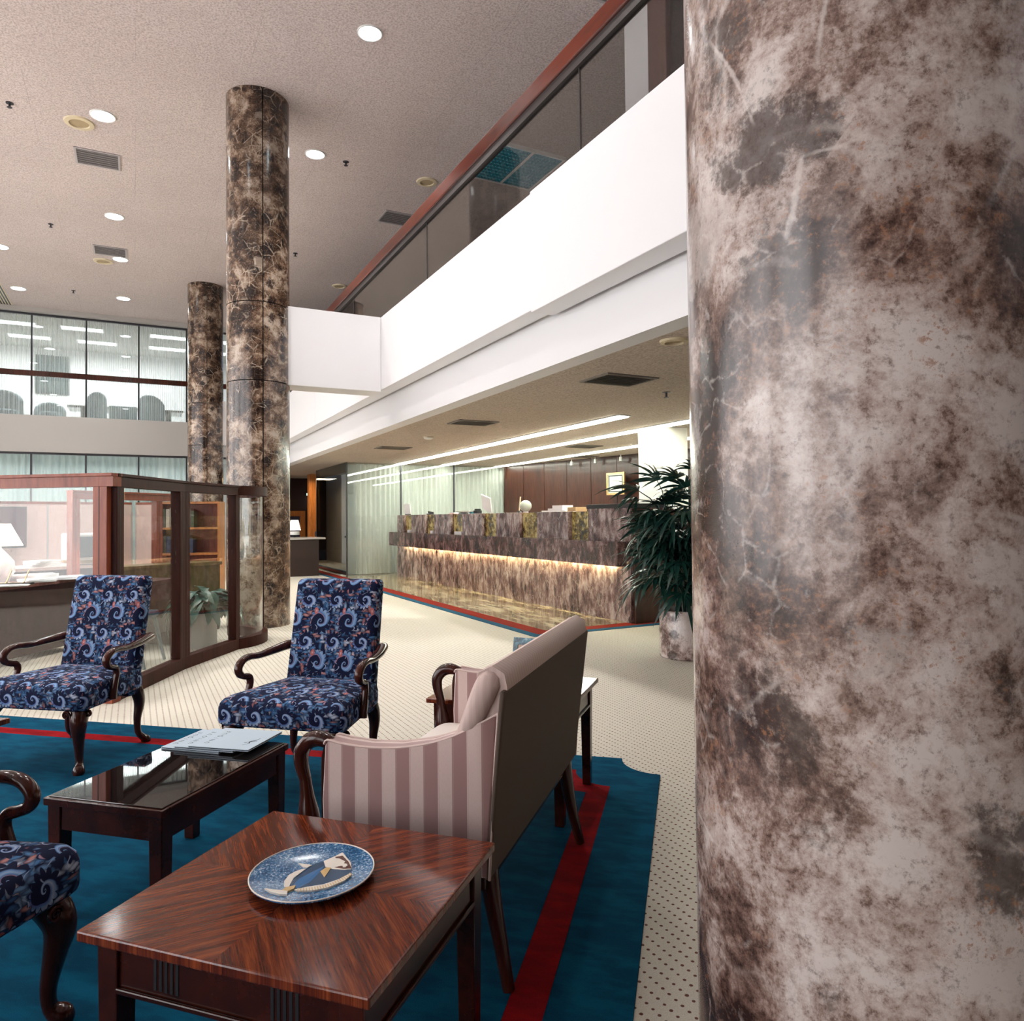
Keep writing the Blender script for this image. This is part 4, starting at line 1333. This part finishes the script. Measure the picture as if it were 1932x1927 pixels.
for z in (0.05, 0.45, 0.85, 1.22, 1.59):
    MB().box(-0.39, 0.40, -0.15, 0.15, z, z + 0.03).obj('shelf', ORANGE_WOOD, bc)
MB().box(-0.39, 0.40, 0.13, 0.15, 0.05, 1.6).obj('back', MAHOG_RED, bc)
rnd = random.Random(3)
bcol = [newmat('book_cover_%d' % i, 0.7, c)[0] for i, c in enumerate(((0.10, 0.02, 0.02), (0.03, 0.03, 0.05), (0.05, 0.07, 0.04), (0.5, 0.45, 0.4), (0.02, 0.04, 0.09)))]
bookn = ['first', 'second', 'third', 'fourth', 'fifth', 'sixth', 'seventh', 'eighth']
for si, z in enumerate((0.88, 1.25)):
    x = -0.36
    for i in range(8):
        wd = 0.03 + rnd.random() * 0.03
        h = 0.20 + rnd.random() * 0.09
        o = MB().box(x, x + wd, -0.10, 0.08, 0, h).obj('book', rnd.choice(bcol))
        o.matrix_world = Matrix.Translation((0.74, 11.55, z)) @ Matrix.Rotation(-0.35, 4, 'Z')
        tag(o, '%s book from the left on the %s bookcase shelf' % (bookn[i], ('lower filled', 'upper filled')[si]), 'book', 'books in the bookcase')
        x += wd + 0.006
# visitor chair and dark desk end just behind the middle panel
t = thing('desk_return', 'dark plum desk return behind the left blue armchair', 'desk', (-0.02, 8.56, 0), 0.95)
MB().box(-0.45, 0.45, -0.24, 0.24, 0.68, 0.72).obj('top', MAROON, t, bevel=0.004)
MB().box(-0.42, 0.42, -0.22, 0.22, 0.16, 0.68).obj('body', MAROON, t)
for sx in (-0.38, 0.38):
    MB().box(sx - 0.03, sx + 0.03, -0.2, 0.2, 0, 0.16).obj('plinth', MAROON, t)
t = thing('visitor_chair', 'dark visitor chair inside the glass office, behind the left armchair', 'chair', (-0.10, 7.72, 0), 1.2)
MB().box(-0.25, 0.25, -0.25, 0.25, 0.42, 0.49).obj('seat', NAVY_CLOTH, t, bevel=0.025)
MB().box(-0.25, 0.25, 0.2, 0.26, 0.46, 0.80).obj('backrest', NAVY_CLOTH, t, bevel=0.02)
for sx in (-1, 1):
    for sy in (-1, 1):
        MB().tube([(sx * 0.21, sy * 0.21, 0.42), (sx * 0.25, sy * 0.29, 0.0)], [0.022, 0.015], 8).obj('leg', GREY_CLOTH, t, 40)


# ================================================================== PLANTS
def blade(m, L, w0, droop, M, seg=6, fold=0.25, tipw=0.05):
    vs, fs = [], []
    for i in range(seg + 1):
        t = i / seg
        w = w0 * (math.sin(PI * min(1.0, (t * 0.92 + 0.08))) ** 0.7 + tipw * (1 - t)) * 0.5
        x = L * t * (1 - 0.25 * droop * t)
        z = -droop * L * t * t * 0.75
        vs += [(x, -w, z + fold * w), (x, 0, z), (x, w, z + fold * w)]
    for i in range(seg):
        k = 3 * i
        fs += [(k, k + 1, k + 4, k + 3), (k + 1, k + 2, k + 5, k + 4)]
    m.add(vs, fs, M)


def frond_mesh(seed):
    rnd = random.Random(seed)
    m = MB()
    m.tube([(0, 0, 0), (0.10, 0, 0.05), (0.22, 0, 0.065)], [0.006, 0.0045, 0.0035], 5)
    n = 9
    for i in range(n):
        a = math.radians(-80 + 160 * i / (n - 1)) + rnd.uniform(-0.08, 0.08)
        L = rnd.uniform(0.27, 0.38) * (1 - 0.15 * abs(a))
        blade(m, L, 0.030, rnd.uniform(0.45, 1.0), Matrix.Translation((0.21, 0, 0.065)) @ Matrix.Rotation(a, 4, 'Z') @ Matrix.Rotation(-0.12, 4, 'Y'), 5)
    me = m.mesh('frond', smooth=60)
    me.materials.append(PALM_GREEN)
    return me


PX, PY = 4.70, 5.40
t = thing('marble_planter', 'pale rose marble planter holding the dark palm', 'planter', (PX, PY, 0))
MB().lathe([(0.245, 0.0), (0.26, 0.015), (0.26, 0.44), (0.25, 0.455), (0.225, 0.455), (0.22, 0.38)], 48).obj('pot', MARBLE_PALE, t, 40)
MB().lathe([(0.222, 0.37), (0.222, 0.385)], 32).obj('soil', SOIL, t, 40)
palm = thing('lady_palm', 'dark green lady palm in the marble planter beside the big column', 'plant', (PX, PY, 0.385))
fm = [frond_mesh(i) for i in range(5)]
rnd = random.Random(11)
for c in range(15):
    a = 2 * PI * c / 15 + rnd.uniform(-0.2, 0.2)
    rr = rnd.uniform(0.02, 0.13)
    lean = rnd.uniform(0.05, 0.33)
    h = rnd.uniform(0.75, 1.22)
    base = Vector((rr * math.cos(a), rr * math.sin(a), 0))
    tip = base + Vector((lean * math.cos(a), lean * math.sin(a), h))
    MB().tube([base, (base + tip) / 2 + Vector((-0.02 * math.cos(a), -0.02 * math.sin(a), 0.03)), tip], [0.012, 0.010, 0.007], 6, smooth=3).obj('cane', PALM_GREEN, palm, 60)
    nf = 9
    for k in range(nf):
        f = 0.30 + 0.70 * k / (nf - 1)
        p = base.lerp(tip, f)
        o = bpy.data.objects.new('frond', fm[rnd.randrange(5)])
        COL.objects.link(o)
        o.parent = palm
        o.location = p
        az = a + k * 2.4 + rnd.uniform(-0.4, 0.4)
        o.rotation_euler = (rnd.uniform(-0.4, 0.4), rnd.uniform(-0.75, 0.35) - 0.25 * (f > 0.9), az)
        sc = rnd.uniform(0.95, 1.35)
        o.scale = (sc, sc, sc)

# peace lily behind the partition
LX, LY = 0.655, 8.40
t = thing('grey_plant_pot', 'grey cylindrical pot behind the glass partition', 'pot', (LX, LY, 0))
MB().lathe([(0.13, 0.0), (0.135, 0.01), (0.135, 0.36), (0.125, 0.365), (0.118, 0.33)], 36).obj('pot', newmat('warm_grey_pot', 0.5, (0.40, 0.355, 0.33))[0], t, 40)
MB().lathe([(0.118, 0.32), (0.118, 0.335)], 24).obj('soil', SOIL, t, 40)
lily = thing('peace_lily', 'glossy green peace lily in the grey pot', 'plant', (LX, LY, 0.335))
lm = []
for i in range(3):
    m = MB()
    m.tube([(0, 0, 0), (0.04, 0, 0.13), (0.10, 0, 0.20 + 0.02 * i)], [0.005, 0.004, 0.003], 5, smooth=3)
    blade(m, 0.27 + 0.02 * i, 0.105, 0.75 + 0.3 * i, Matrix.Translation((0.098, 0, 0.198 + 0.02 * i)) @ Matrix.Rotation(-0.45, 4, 'Y'), 8, 0.35)
    me = m.mesh('leaf', smooth=60)
    me.materials.append(LILY_GREEN)
    lm.append(me)
rnd = random.Random(5)
for k in range(84):
    o = bpy.data.objects.new('leaf', lm[k % 3])
    COL.objects.link(o)
    o.parent = lily
    a = k * 2.399
    o.location = (0.05 * math.cos(a), 0.05 * math.sin(a), 0)
    o.rotation_euler = (rnd.uniform(-0.25, 0.25), rnd.uniform(-0.55, 0.75), a)
    sc = rnd.uniform(0.74, 0.96)
    o.scale = (sc, sc, sc)


# ================================================================== RUG
RT = math.radians(41.3)
RE1 = Vector((math.sin(RT), math.cos(RT)))
RE2 = Vector((math.cos(RT), -math.sin(RT)))


def notched(s2a, s2b, s1a, s1b, r, n=8):
    """rectangle with concave scooped corners in rug coordinates"""
    out = []
    for cx, cy, a0 in ((s2b, s1a, PI), (s2b, s1b, -PI / 2), (s2a, s1b, 0), (s2a, s1a, PI / 2)):
        seq = [a0 - PI / 2 * i / n for i in range(n + 1)]
        out += [(cx + r * math.cos(a), cy + r * math.sin(a)) for a in seq]
    return out


rug = thing('area_rug', 'teal blue area rug with a red border band and scooped corners', 'rug', (0, 0, 0), -RT)
MB().prism(notched(-5.6, -0.165, 0.15, 4.065, 0.215), 0.0, 0.009).obj('outer_border', RUG_BLUE, rug)
MB().prism(notched(-5.365, -0.40, 0.385, 3.83, 0.20), 0.003, 0.0102).obj('red_band', RUG_RED, rug)
MB().prism(notched(-5.26, -0.507, 0.49, 3.725, 0.20), 0.004, 0.0114).obj('field', RUG_BLUE, rug)
RZ = 0.0115


# ================================================================== END TABLES
def end_table(x, y, rz, label, top=VENEER, z=0.0115, sx=0.666, sy=0.625, h=0.53):
    t = thing('end_table', label, 'table', (x, y, z), rz, 'mahogany end tables')
    hz = h - z
    hx, hy = sx / 2, sy / 2
    MB().box(-hx, hx, -hy, hy, hz - 0.022, hz).obj('table_top', top, t, bevel=0.004)
    ix, iy = hx - 0.028, hy - 0.028
    ap = 0.105
    for nm, a in (('apron', (-ix + 0.045, ix - 0.045, -iy + 0.006, -iy + 0.026)), ('apron', (-ix + 0.045, ix - 0.045, iy - 0.026, iy - 0.006)), ('apron', (-ix + 0.006, -ix + 0.026, -iy + 0.045, iy - 0.045)), ('apron', (ix - 0.026, ix - 0.006, -iy + 0.045, iy - 0.045))):
        o = MB().box(*a, hz - 0.022 - ap, hz - 0.022).obj(nm, MAHOG_T, t)
        if a[1] - a[0] > 0.1:
            yy = -iy + 0.006 if a[2] < 0 else iy - 0.006
            sg = -1 if a[2] < 0 else 1
            MB().box(a[0], a[1], min(yy, yy + sg * 0.008), max(yy, yy + sg * 0.008), hz - 0.022 - ap, hz - 0.022 - ap + 0.012).obj('bead', MAHOG_T, o, bevel=0.003)
            for g in (-0.45, 0.45):
                for k in range(5):
                    u = g * ix + (k - 2) * 0.0135
                    MB().box(u - 0.0035, u + 0.0035, yy - 0.0012, yy + 0.0012, hz - 0.022 - ap + 0.022, hz - 0.022 - 0.018).obj('flute', BLACK, o)
        else:
            xx = -ix + 0.006 if a[0] < 0 else ix - 0.006
            sg = -1 if a[0] < 0 else 1
            MB().box(min(xx, xx + sg * 0.008), max(xx, xx + sg * 0.008), a[2], a[3], hz - 0.022 - ap, hz - 0.022 - ap + 0.012).obj('bead', MAHOG_T, o, bevel=0.003)
    for px in (-1, 1):
        for py in (-1, 1):
            x0, y0 = px * (ix - 0.024), py * (iy - 0.024)
            MB().frustum(x0 - 0.026, x0 + 0.026, y0 - 0.026, y0 + 0.026, 0, hz - 0.022, 0.006).obj('leg', MAHOG_T, t, bevel=0.003)
    return t


MAHOG_T = wood_mat('table_mahogany', (0.014, 0.003, 0.002), (0.055, 0.011, 0.005), 0.2, 1.0, (0.3, 0.3, 0.3))
TT = -math.radians(46.3)
et = end_table(0.353, 1.685, TT, 'mahogany end table in the foreground carrying the blue fish plate')
end_table(1.634, 3.10, TT, 'mahogany end table beyond the settee with the teal picture frame')
end_table(-0.915, 3.66, TT + 0.1, 'dark end table cut off by the left edge')

# fish plate
pl = thing('fish_plate', 'speckled blue plate painted with a fish on the foreground end table', 'plate', (0.361, 1.691, 0.53))
pl.scale = (1.0256,) * 3


def pz(r):
    return 0.010 + 0.010 * (r / 0.134) ** 2.2


MB().lathe([(0.07, 0.0), (0.075, 0.0), (0.085, 0.006), (0.134, pz(0.134) - 0.004), (0.1345, pz(0.134))] + [(0.134 * q, pz(0.134 * q)) for q in (0.97, 0.85, 0.7, 0.5, 0.25, 0.01)], 64, cap=False).obj('dish', PLATE, pl, 50)
MB().tube([(0.134 * math.cos(2 * PI * i / 64), 0.134 * math.sin(2 * PI * i / 64), pz(0.134)) for i in range(65)], 0.0016, 6).obj('gilt_rim', FISH_CREAM, pl, 50)
fish = [('fish_body', FISH_NAVY, [(-0.0558, -0.0376), (-0.0388, -0.0024), (-0.0111, 0.0292), (0.0162, 0.0453), (0.0368, 0.0454), (0.0512, 0.0039), (0.0789, -0.033), (0.0733, -0.047), (0.0469, -0.0575), (0.0094, -0.0653), (-0.0243, -0.0607), (-0.0489, -0.0551)]),
        ('flank_stripe', FISH_BLUE, [(-0.0497, -0.037), (-0.0401, -0.0181), (-0.0198, 0.004), (0.0069, 0.0194), (0.0322, 0.0254), (0.0236, -0.0198), (-0.0006, -0.0316), (-0.0241, -0.043), (-0.0448, -0.0515)]),
        ('back_fin', FISH_CREAM, [(-0.0674, -0.0352), (-0.0622, -0.006), (-0.0472, 0.0189), (-0.0309, 0.0293), (-0.0176, 0.0328), (-0.007, 0.0314), (-0.0223, 0.0181), (-0.0397, 0.0022), (-0.0538, -0.0268), (-0.0577, -0.0385)]),
        ('dorsal_spike', FISH_CREAM, [(-0.0182, 0.062), (0.0079, 0.0409), (-0.0045, 0.0344), (-0.0123, 0.0409)]),
        ('fish_head', FISH_CREAM, [(0.0347, 0.0443), (0.063, 0.0518), (0.0819, 0.0579), (0.0865, 0.0023), (0.0809, -0.0255), (0.0669, -0.0222), (0.0428, -0.0003), (0.0325, 0.0186)]),
        ('face_patch', FISH_BROWN, [(0.062, 0.0477), (0.0782, 0.0435), (0.0826, 0.009), (0.0809, -0.0255), (0.0646, -0.0166), (0.0447, 0.0075), (0.0614, 0.0297)]),
        ('side_fin', FISH_OCHRE, [(0.0173, 0.0007), (0.0327, 0.0118), (0.0421, 0.0045), (0.0189, -0.0319)]),
        ('belly_fringe', FISH_CREAM, [(-0.0514, -0.0595), (-0.024, -0.0589), (0.0094, -0.0653), (0.0444, -0.0603), (0.0733, -0.047), (0.0729, -0.0552), (0.0511, -0.0761), (0.0131, -0.087), (-0.0203, -0.0823), (-0.0432, -0.0697)]),
        ('tail_stem', FISH_OCHRE, [(-0.0773, -0.0531), (-0.0634, -0.0413), (-0.0443, -0.0399), (-0.0504, -0.0542), (-0.0656, -0.0632)]),
        ('tail_fin', FISH_CREAM, [(-0.1071, -0.031), (-0.0923, -0.043), (-0.077, -0.0513), (-0.0656, -0.0632), (-0.0695, -0.0799), (-0.0836, -0.0704), (-0.0988, -0.0527)]),
        ('fish_eye', FISH_CREAM, [(0.0656, -0.0018), (0.0709, 0.0042), (0.0762, -0.001), (0.0758, -0.0096), (0.0699, -0.0143), (0.0653, -0.0104)])]
for i, (nm, mt, poly) in enumerate(fish):
    lift = 0.0012 + 0.00035 * i
    n = len(poly)
    cx, cy = sum(p[0] for p in poly) / n, sum(p[1] for p in poly) / n
    vs = [(px, py, pz(math.hypot(px, py)) + lift) for px, py in poly] + [(px, py, pz(math.hypot(px, py)) - 0.0004) for px, py in poly]
    fs = [tuple(range(n)), tuple(range(2 * n - 1, n - 1, -1))] + [(k, n + k, n + (k + 1) % n, (k + 1) % n) for k in range(n)]
    MB().add(vs, fs).obj(nm, mt, pl)
q = MB()
for k in range(22):
    f = k / 21
    a = Vector((-0.045, -0.0625)).lerp(Vector((0.072, -0.052)), f)
    a.y -= 0.018 * math.sin(PI * f) + 0.004
    p = Vector((a.x, a.y, 0))
    r = math.hypot(p.x, p.y)
    q.box(-0.0008, 0.0008, -0.007, 0.007, 0, 0.0005, Matrix.Translation((p.x, p.y, pz(r) + 0.0042)) @ Matrix.Rotation(-0.25 + 0.5 * f, 4, 'Z'))
o = q.obj('fringe_lines', FISH_OCHRE, pl)
o['kind'] = 'stuff'

# teal marbled picture frame on the far end table
t = thing('picture_frame', 'teal marbled picture frame standing on the end table beyond the settee', 'picture frame', (1.72, 3.14, 0.53), -0.95)
MT = Matrix.Rotation(-0.25, 4, 'X')
for a in ((-0.10, 0.10, 0.185, 0.22), (-0.10, 0.10, 0, 0.035), (-0.10, -0.075, 0.035, 0.185), (0.075, 0.10, 0.035, 0.185)):
    MB().box(a[0], a[1], -0.008, 0.008, a[2], a[3], MT).obj('frame', TEAL_FRAME, t)
MB().box(-0.075, 0.075, -0.004, 0.006, 0.035, 0.185, MT).obj('photo', PHOTO_PRINT, t)
MB().box(-0.02, 0.02, 0.0, 0.004, 0, 0.17, Matrix.Translation((0, 0.085, 0)) @ Matrix.Rotation(0.25, 4, 'X')).obj('strut', BLACK, t)

# ================================================================== COFFEE TABLE
ctb = thing('coffee_table', 'low mahogany coffee table with a smoked glass top', 'table', (0.148, 3.0, RZ), -math.radians(42.9))
cx_, cy_, ch = 0.477, 0.716, 0.43 - RZ
hx, hy = cx_ / 2, cy_ / 2
fwid = 0.035
for a in ((-hx, hx, -hy, -hy + fwid), (-hx, hx, hy - fwid, hy), (-hx, -hx + fwid, -hy + fwid, hy - fwid), (hx - fwid, hx, -hy + fwid, hy - fwid)):
    MB().box(*a, ch - 0.03, ch - 0.004).obj('top_frame', MAHOG_T, ctb, bevel=0.003)
MB().box(-hx + 0.012, hx - 0.012, -hy + 0.012, hy - 0.012, ch - 0.004, ch).obj('glass_top', SMOKED, ctb, bevel=0.0015)
for a in ((-hx + 0.05, hx - 0.05, -hy + 0.015, -hy + 0.033), (-hx + 0.05, hx - 0.05, hy - 0.033, hy - 0.015), (-hx + 0.015, -hx + 0.033, -hy + 0.05, hy - 0.05), (hx - 0.033, hx - 0.015, -hy + 0.05, hy - 0.05)):
    MB().box(*a, ch - 0.11, ch - 0.03).obj('apron', MAHOG_T, ctb)
for px in (-1, 1):
    for py in (-1, 1):
        x0, y0 = px * (hx - 0.035), py * (hy - 0.035)
        MB().frustum(x0 - 0.026, x0 + 0.026, y0 - 0.026, y0 + 0.026, 0, ch - 0.03, 0.004).obj('leg', MAHOG_T, ctb, bevel=0.003)


def lettering(txt, size, mat, parent, M, name='lettering'):
    cu = bpy.data.curves.new(name, 'FONT')
    cu.body = txt
    cu.size = size
    cu.align_x = 'CENTER'
    cu.align_y = 'CENTER'
    cu.space_character = 1.9
    tmp = bpy.data.objects.new('tmp', cu)
    COL.objects.link(tmp)
    dg = bpy.context.evaluated_depsgraph_get()
    me = bpy.data.meshes.new_from_object(tmp.evaluated_get(dg))
    bpy.data.objects.remove(tmp)
    me.transform(M)
    me.materials.clear()
    me.materials.append(mat)
    o = bpy.data.objects.new(name, me)
    COL.objects.link(o)
    o.parent = parent
    return o


# three overlapping folders with printed covers
FA = -math.radians(42.9)
for i, (off, lb) in enumerate((((-0.095, 0.0), 'lowest of the three blue-grey folders, leftmost on the coffee table'), ((-0.035, -0.002), 'middle one of the three blue-grey folders on the coffee table'), ((0.030, -0.004), 'topmost of the three blue-grey folders on the coffee table'))):
    z = 0.43 + 0.0005 + 0.008 * i
    ctr2 = Vector((0.352, 3.200)) + off[0] * RE2 + off[1] * RE1
    t = thing('folder', lb, 'folder', (ctr2.x, ctr2.y, z), FA + 0.02 * i, 'folders on the coffee table')
    MB().box(-0.135, 0.135, -0.125, 0.125, 0.0, 0.002).obj('back_cover', FOLDER, t)
    MB().box(-0.132, 0.132, -0.122, 0.122, 0.002, 0.0055).obj('sheets', INK, t)
    MB().box(-0.135, 0.135, -0.125, 0.125, 0.0055, 0.0075).obj('front_cover', FOLDER, t)
    lettering('UNIQUE', 0.027, INK, t, Matrix.Translation((-0.108 + 0.012 * i, 0.0, 0.0077)) @ Matrix.Rotation(PI / 2, 4, 'Z'))
    if i == 2:
        MB().tube([(0.075, -0.075, 0.0078), (0.09, -0.05, 0.0078), (0.083, -0.03, 0.0078), (0.098, -0.005, 0.0078), (0.10, 0.02, 0.0078)], [0.0006, 0.002, 0.004, 0.002, 0.0006], 6, smooth=3, flat=0.2).obj('emblem', INK, t)
        MB().tube([(0.066, -0.045, 0.0078), (0.108, -0.02, 0.0078)], [0.0012, 0.0012], 6, flat=0.3).obj('emblem_stroke', INK, t)


# ================================================================== GOOSENECK ARMCHAIRS (local +Y is the front)
def scroll_carving(m, c, r, s):
    pts = []
    for i in range(22):
        a = i / 21 * 3.6 * PI
        rr = r * (1 - 0.80 * i / 21)
        pts.append((c[0] + s * rr * math.cos(a), c[1], c[2] + rr * math.sin(a)))
    m.tube(pts, [r * 0.28 * (1 - 0.4 * i / 21) for i in range(22)], 6)


def make_armchair(label, loc, rz):
    t = thing('armchair', label, 'chair', loc, rz, 'blue scroll armchairs')
    ol = rounded(0.345, 0.275, 0.30, -0.27, 0.045)
    rs = [scaled(ol, d, z) for z, d in ((0.335, 0.014), (0.345, 0.003), (0.36, 0.0), (0.415, 0.0), (0.44, 0.006), (0.458, 0.020), (0.470, 0.045), (0.480, 0.09), (0.487, 0.15), (0.490, 0.22))]
    MB().rings(rs).obj('seat', PAISLEY, t, 60, uv=True, uvoff=(0.03, 0.05))
    # raked back
    ob = rounded(0.252, 0.262, 1.0, 0.30, 0.03)      # outline in (x, z)
    rake = math.tan(math.radians(11.5))
    bk = MB()
    rr = []
    for y, d in ((-0.012, 0.03), (-0.002, 0.010), (0.012, 0.0), (0.060, 0.0), (0.074, 0.008), (0.082, 0.025), (0.086, 0.07)):
        rr.append([(p[0], -0.245 + y - (p[1] - 0.34) * rake, p[1]) for p in [(a, b2) for a, b2, _ in scaled(ob, d, 0)]])
    bk.rings(rr).obj('backrest', PAISLEY, t, 60, uv=True)
    for s in (-1, 1):
        # gooseneck arm
        path = [(s * 0.262, -0.335, 0.632), (s * 0.285, -0.27, 0.635), (s * 0.312, -0.16, 0.622), (s * 0.325, -0.05, 0.614), (s * 0.332, 0.03, 0.620), (s * 0.336, 0.085, 0.610), (s * 0.337, 0.118, 0.578), (s * 0.335, 0.110, 0.545), (s * 0.331, 0.075, 0.528), (s * 0.328, 0.042, 0.518), (s * 0.328, 0.030, 0.488), (s * 0.330, 0.040, 0.450), (s * 0.330, 0.055, 0.40), (s * 0.328, 0.06, 0.35)]
        rad = [0.026, 0.030, 0.026, 0.021, 0.021, 0.022, 0.022, 0.021, 0.020, 0.021, 0.019, 0.018, 0.022, 0.024]
        MB().tube(path, rad, 12, smooth=4, flat=0.85).obj('arm', MAHOG, t, 60)
        # cabriole front leg with carved knee
        lg = MB().tube([(s * 0.265, 0.225, 0.345), (s * 0.285, 0.250, 0.30), (s * 0.292, 0.262, 0.25), (s * 0.285, 0.252, 0.18), (s * 0.278, 0.240, 0.10), (s * 0.282, 0.243, 0.045), (s * 0.297, 0.264, 0.020), (s * 0.298, 0.265, 0.0)], [0.046, 0.046, 0.040, 0.029, 0.021, 0.020, 0.030, 0.026], 12, smooth=4).obj('front_leg', MAHOG, t, 60)
        m = MB()
        scroll_carving(m, (s * 0.245, 0.295, 0.315), 0.022, s)
        m.obj('knee_scroll', MAHOG, lg, 60)
        m = MB()
        scroll_carving(m, (s * 0.330, 0.235, 0.315), 0.020, -s)
        m.obj('knee_scroll', MAHOG, lg, 60)
        MB().tube([(s * 0.225, -0.235, 0.36), (s * 0.235, -0.255, 0.30), (s * 0.240, -0.262, 0.24), (s * 0.240, -0.245, 0.15), (s * 0.243, -0.250, 0.07), (s * 0.248, -0.285, 0.03), (s * 0.250, -0.305, 0.015), (s * 0.250, -0.307, 0.0)], [0.036, 0.036, 0.030, 0.021, 0.018, 0.020, 0.027, 0.027], 10, smooth=4).obj('rear_leg', MAHOG, t, 60)
    return t


ch1 = make_armchair('blue scroll-patterned armchair at the centre, facing the coffee table', (0.803, 3.82, RZ), PI - math.radians(42))
dup(ch1, (-0.324, 4.88, RZ), PI - math.radians(39), 'blue scroll-patterned armchair at the left, in front of the glass office')
dup(ch1, (-0.565, 2.262, RZ), -math.radians(132), 'blue scroll-patterned armchair cropped by the left edge in the foreground')


# ================================================================== SETTEE
st = thing('settee', 'blush striped settee seen from behind, between the two end tables', 'settee', (0.89, 1.85, RZ), PI / 4)
SL = 1.04
# back: profile swept along the length
prof = [(0.0, 0.335), (-0.022, 0.55), (-0.050, 0.80), (-0.058, 0.865), (-0.05, 0.905), (-0.015, 0.925), (0.025, 0.905), (0.045, 0.85), (0.065, 0.70), (0.095, 0.44), (0.11, 0.335)]
m = MB()
nx = 9
rs = []
for i in range(nx):
    f = i / (nx - 1)
    x = f * SL
    flare = (0.5 - f) * 0.05
    rs.append([(x - flare * 1.6 * (z - 0.335), y, z) for y, z in prof])
m.rings(rs)
m.obj('backrest', BLUSH, st, 50, uv=True)
TAUPE_SHADED = newmat('taupe_shaded_back', 0.75, (0.105, 0.078, 0.062), spec=0.15)[0]  # taupe darkened further: the shade on the outside back is in the colour
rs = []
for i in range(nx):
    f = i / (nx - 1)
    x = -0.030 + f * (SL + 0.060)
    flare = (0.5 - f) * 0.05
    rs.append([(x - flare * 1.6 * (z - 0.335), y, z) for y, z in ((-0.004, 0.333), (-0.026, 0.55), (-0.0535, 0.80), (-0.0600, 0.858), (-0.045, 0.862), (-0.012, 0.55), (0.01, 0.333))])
MB().rings(rs).obj('outside_back', TAUPE_SHADED, st, 50, bevel=0.005)
# outline in (y, z) of an upholstered arm panel
arm = [(0.0, 0.335), (0.52, 0.335), (0.525, 0.50), (0.515, 0.665), (0.505, 0.678), (0.46, 0.672), (0.38, 0.668), (0.28, 0.674), (0.18, 0.694), (0.10, 0.722), (0.03, 0.758), (-0.035, 0.795)]
for nm, x0, x1 in (('arm_panel', -0.035, 0.04), ('arm_panel', SL - 0.04, SL + 0.035)):
    rs = []
    for x, d in ((x0, 0.012), (x0 + 0.006, 0.004), (x0 + 0.016, 0.0), (x1 - 0.016, 0.0), (x1 - 0.006, 0.004), (x1, 0.012)):
        rs.append([(x, q[0], q[1]) for q in scaled(arm, d, 0)])
    ap = MB().rings(rs).obj(nm, STRIPE, st, 40, uv=True, uvoff=(0.03, 0))
    for xx in (x0 + 0.004, x1 - 0.004):
        MB().tube([(xx, q[0], q[1] + 0.001) for q in arm[3:]], 0.004, 6, smooth=3).obj('piping', PIPING, ap, 60)
# rolled wings that drop from the back to the arms
for s, x in ((0, -0.004), (1, SL + 0.004)):
    o = -1 if s == 0 else 1
    MB().tube([(x - o * 0.03, -0.008, 0.884), (x - o * 0.004, -0.006, 0.880), (x + o * 0.006, 0.006, 0.858), (x + o * 0.006, 0.024, 0.820), (x + o * 0.003, 0.046, 0.772), (x, 0.070, 0.732), (x - o * 0.004, 0.100, 0.700)], [0.037, 0.039, 0.039, 0.037, 0.034, 0.028, 0.016], 12, smooth=4).obj('wing_roll', BLUSH, st, 60, uv=True)
for xx in (0.0, SL):
    o = -1 if xx == 0 else 1
    MB().tube([(xx + o * 0.034, -0.035, 0.80), (xx + o * 0.034, -0.020, 0.60), (xx + o * 0.030, -0.004, 0.335)], 0.004, 6, smooth=3).obj('back_piping', PIPING, st, 60)
ol = [(px + SL / 2, py) for px, py in rounded(SL / 2 - 0.035, SL / 2 - 0.045, 0.585, 0.08, 0.05)]
MB().rings([scaled(ol, d, z) for z, d in ((0.34, 0.01), (0.352, 0.0), (0.42, 0.0), (0.445, 0.012), (0.458, 0.035), (0.466, 0.08), (0.470, 0.14))]).obj('seat', newmat('pale_seat_satin', 0.6, (0.70, 0.62, 0.57))[0], st, 60)
MB().box(0.0, SL, 0.02, 0.56, 0.285, 0.342).obj('seat_rail', MAHOG, st, bevel=0.006)
for s, x in ((-1, -0.002), (1, SL + 0.002)):
    # gooseneck wooden arm in front of the panel
    MB().tube([(x, 0.505, 0.660), (x, 0.545, 0.672), (x, 0.585, 0.662), (x, 0.612, 0.628), (x, 0.612, 0.585), (x, 0.600, 0.545)], [0.020, 0.024, 0.025, 0.024, 0.021, 0.018], 12, smooth=4).obj('arm_crook', MAHOG, st, 60)
    MB().tube([(x, 0.600, 0.548), (x, 0.594, 0.50), (x, 0.590, 0.455), (x, 0.588, 0.42), (x, 0.586, 0.385), (x, 0.585, 0.36), (x, 0.583, 0.34), (x, 0.58, 0.30)], [0.018, 0.021, 0.030, 0.034, 0.028, 0.018, 0.026, 0.030], 12, smooth=3).obj('arm_post', MAHOG, st, 60)
    MB().tube([(x, 0.515, 0.66), (x, 0.530, 0.62), (x, 0.533, 0.52), (x, 0.533, 0.40), (x, 0.53, 0.30)], [0.012, 0.011, 0.009, 0.009, 0.010], 8, smooth=3).obj('panel_edge', MAHOG, st, 60)
    MB().tube([(x, 0.585, 0.33), (x, 0.59, 0.22), (x, 0.585, 0.10), (x, 0.59, 0.0)], [0.034, 0.028, 0.018, 0.022], 10, smooth=3).obj('front_leg', MAHOG, st, 60)
    xi = x - s * 0.05
    MB().tube([(xi, 0.03, 0.36), (xi, 0.015, 0.24), (xi, -0.008, 0.12), (xi + s * 0.01, -0.035, 0.0)], [0.030, 0.026, 0.021, 0.018], 10, smooth=3).obj('rear_leg', MAHOG, st, 60)
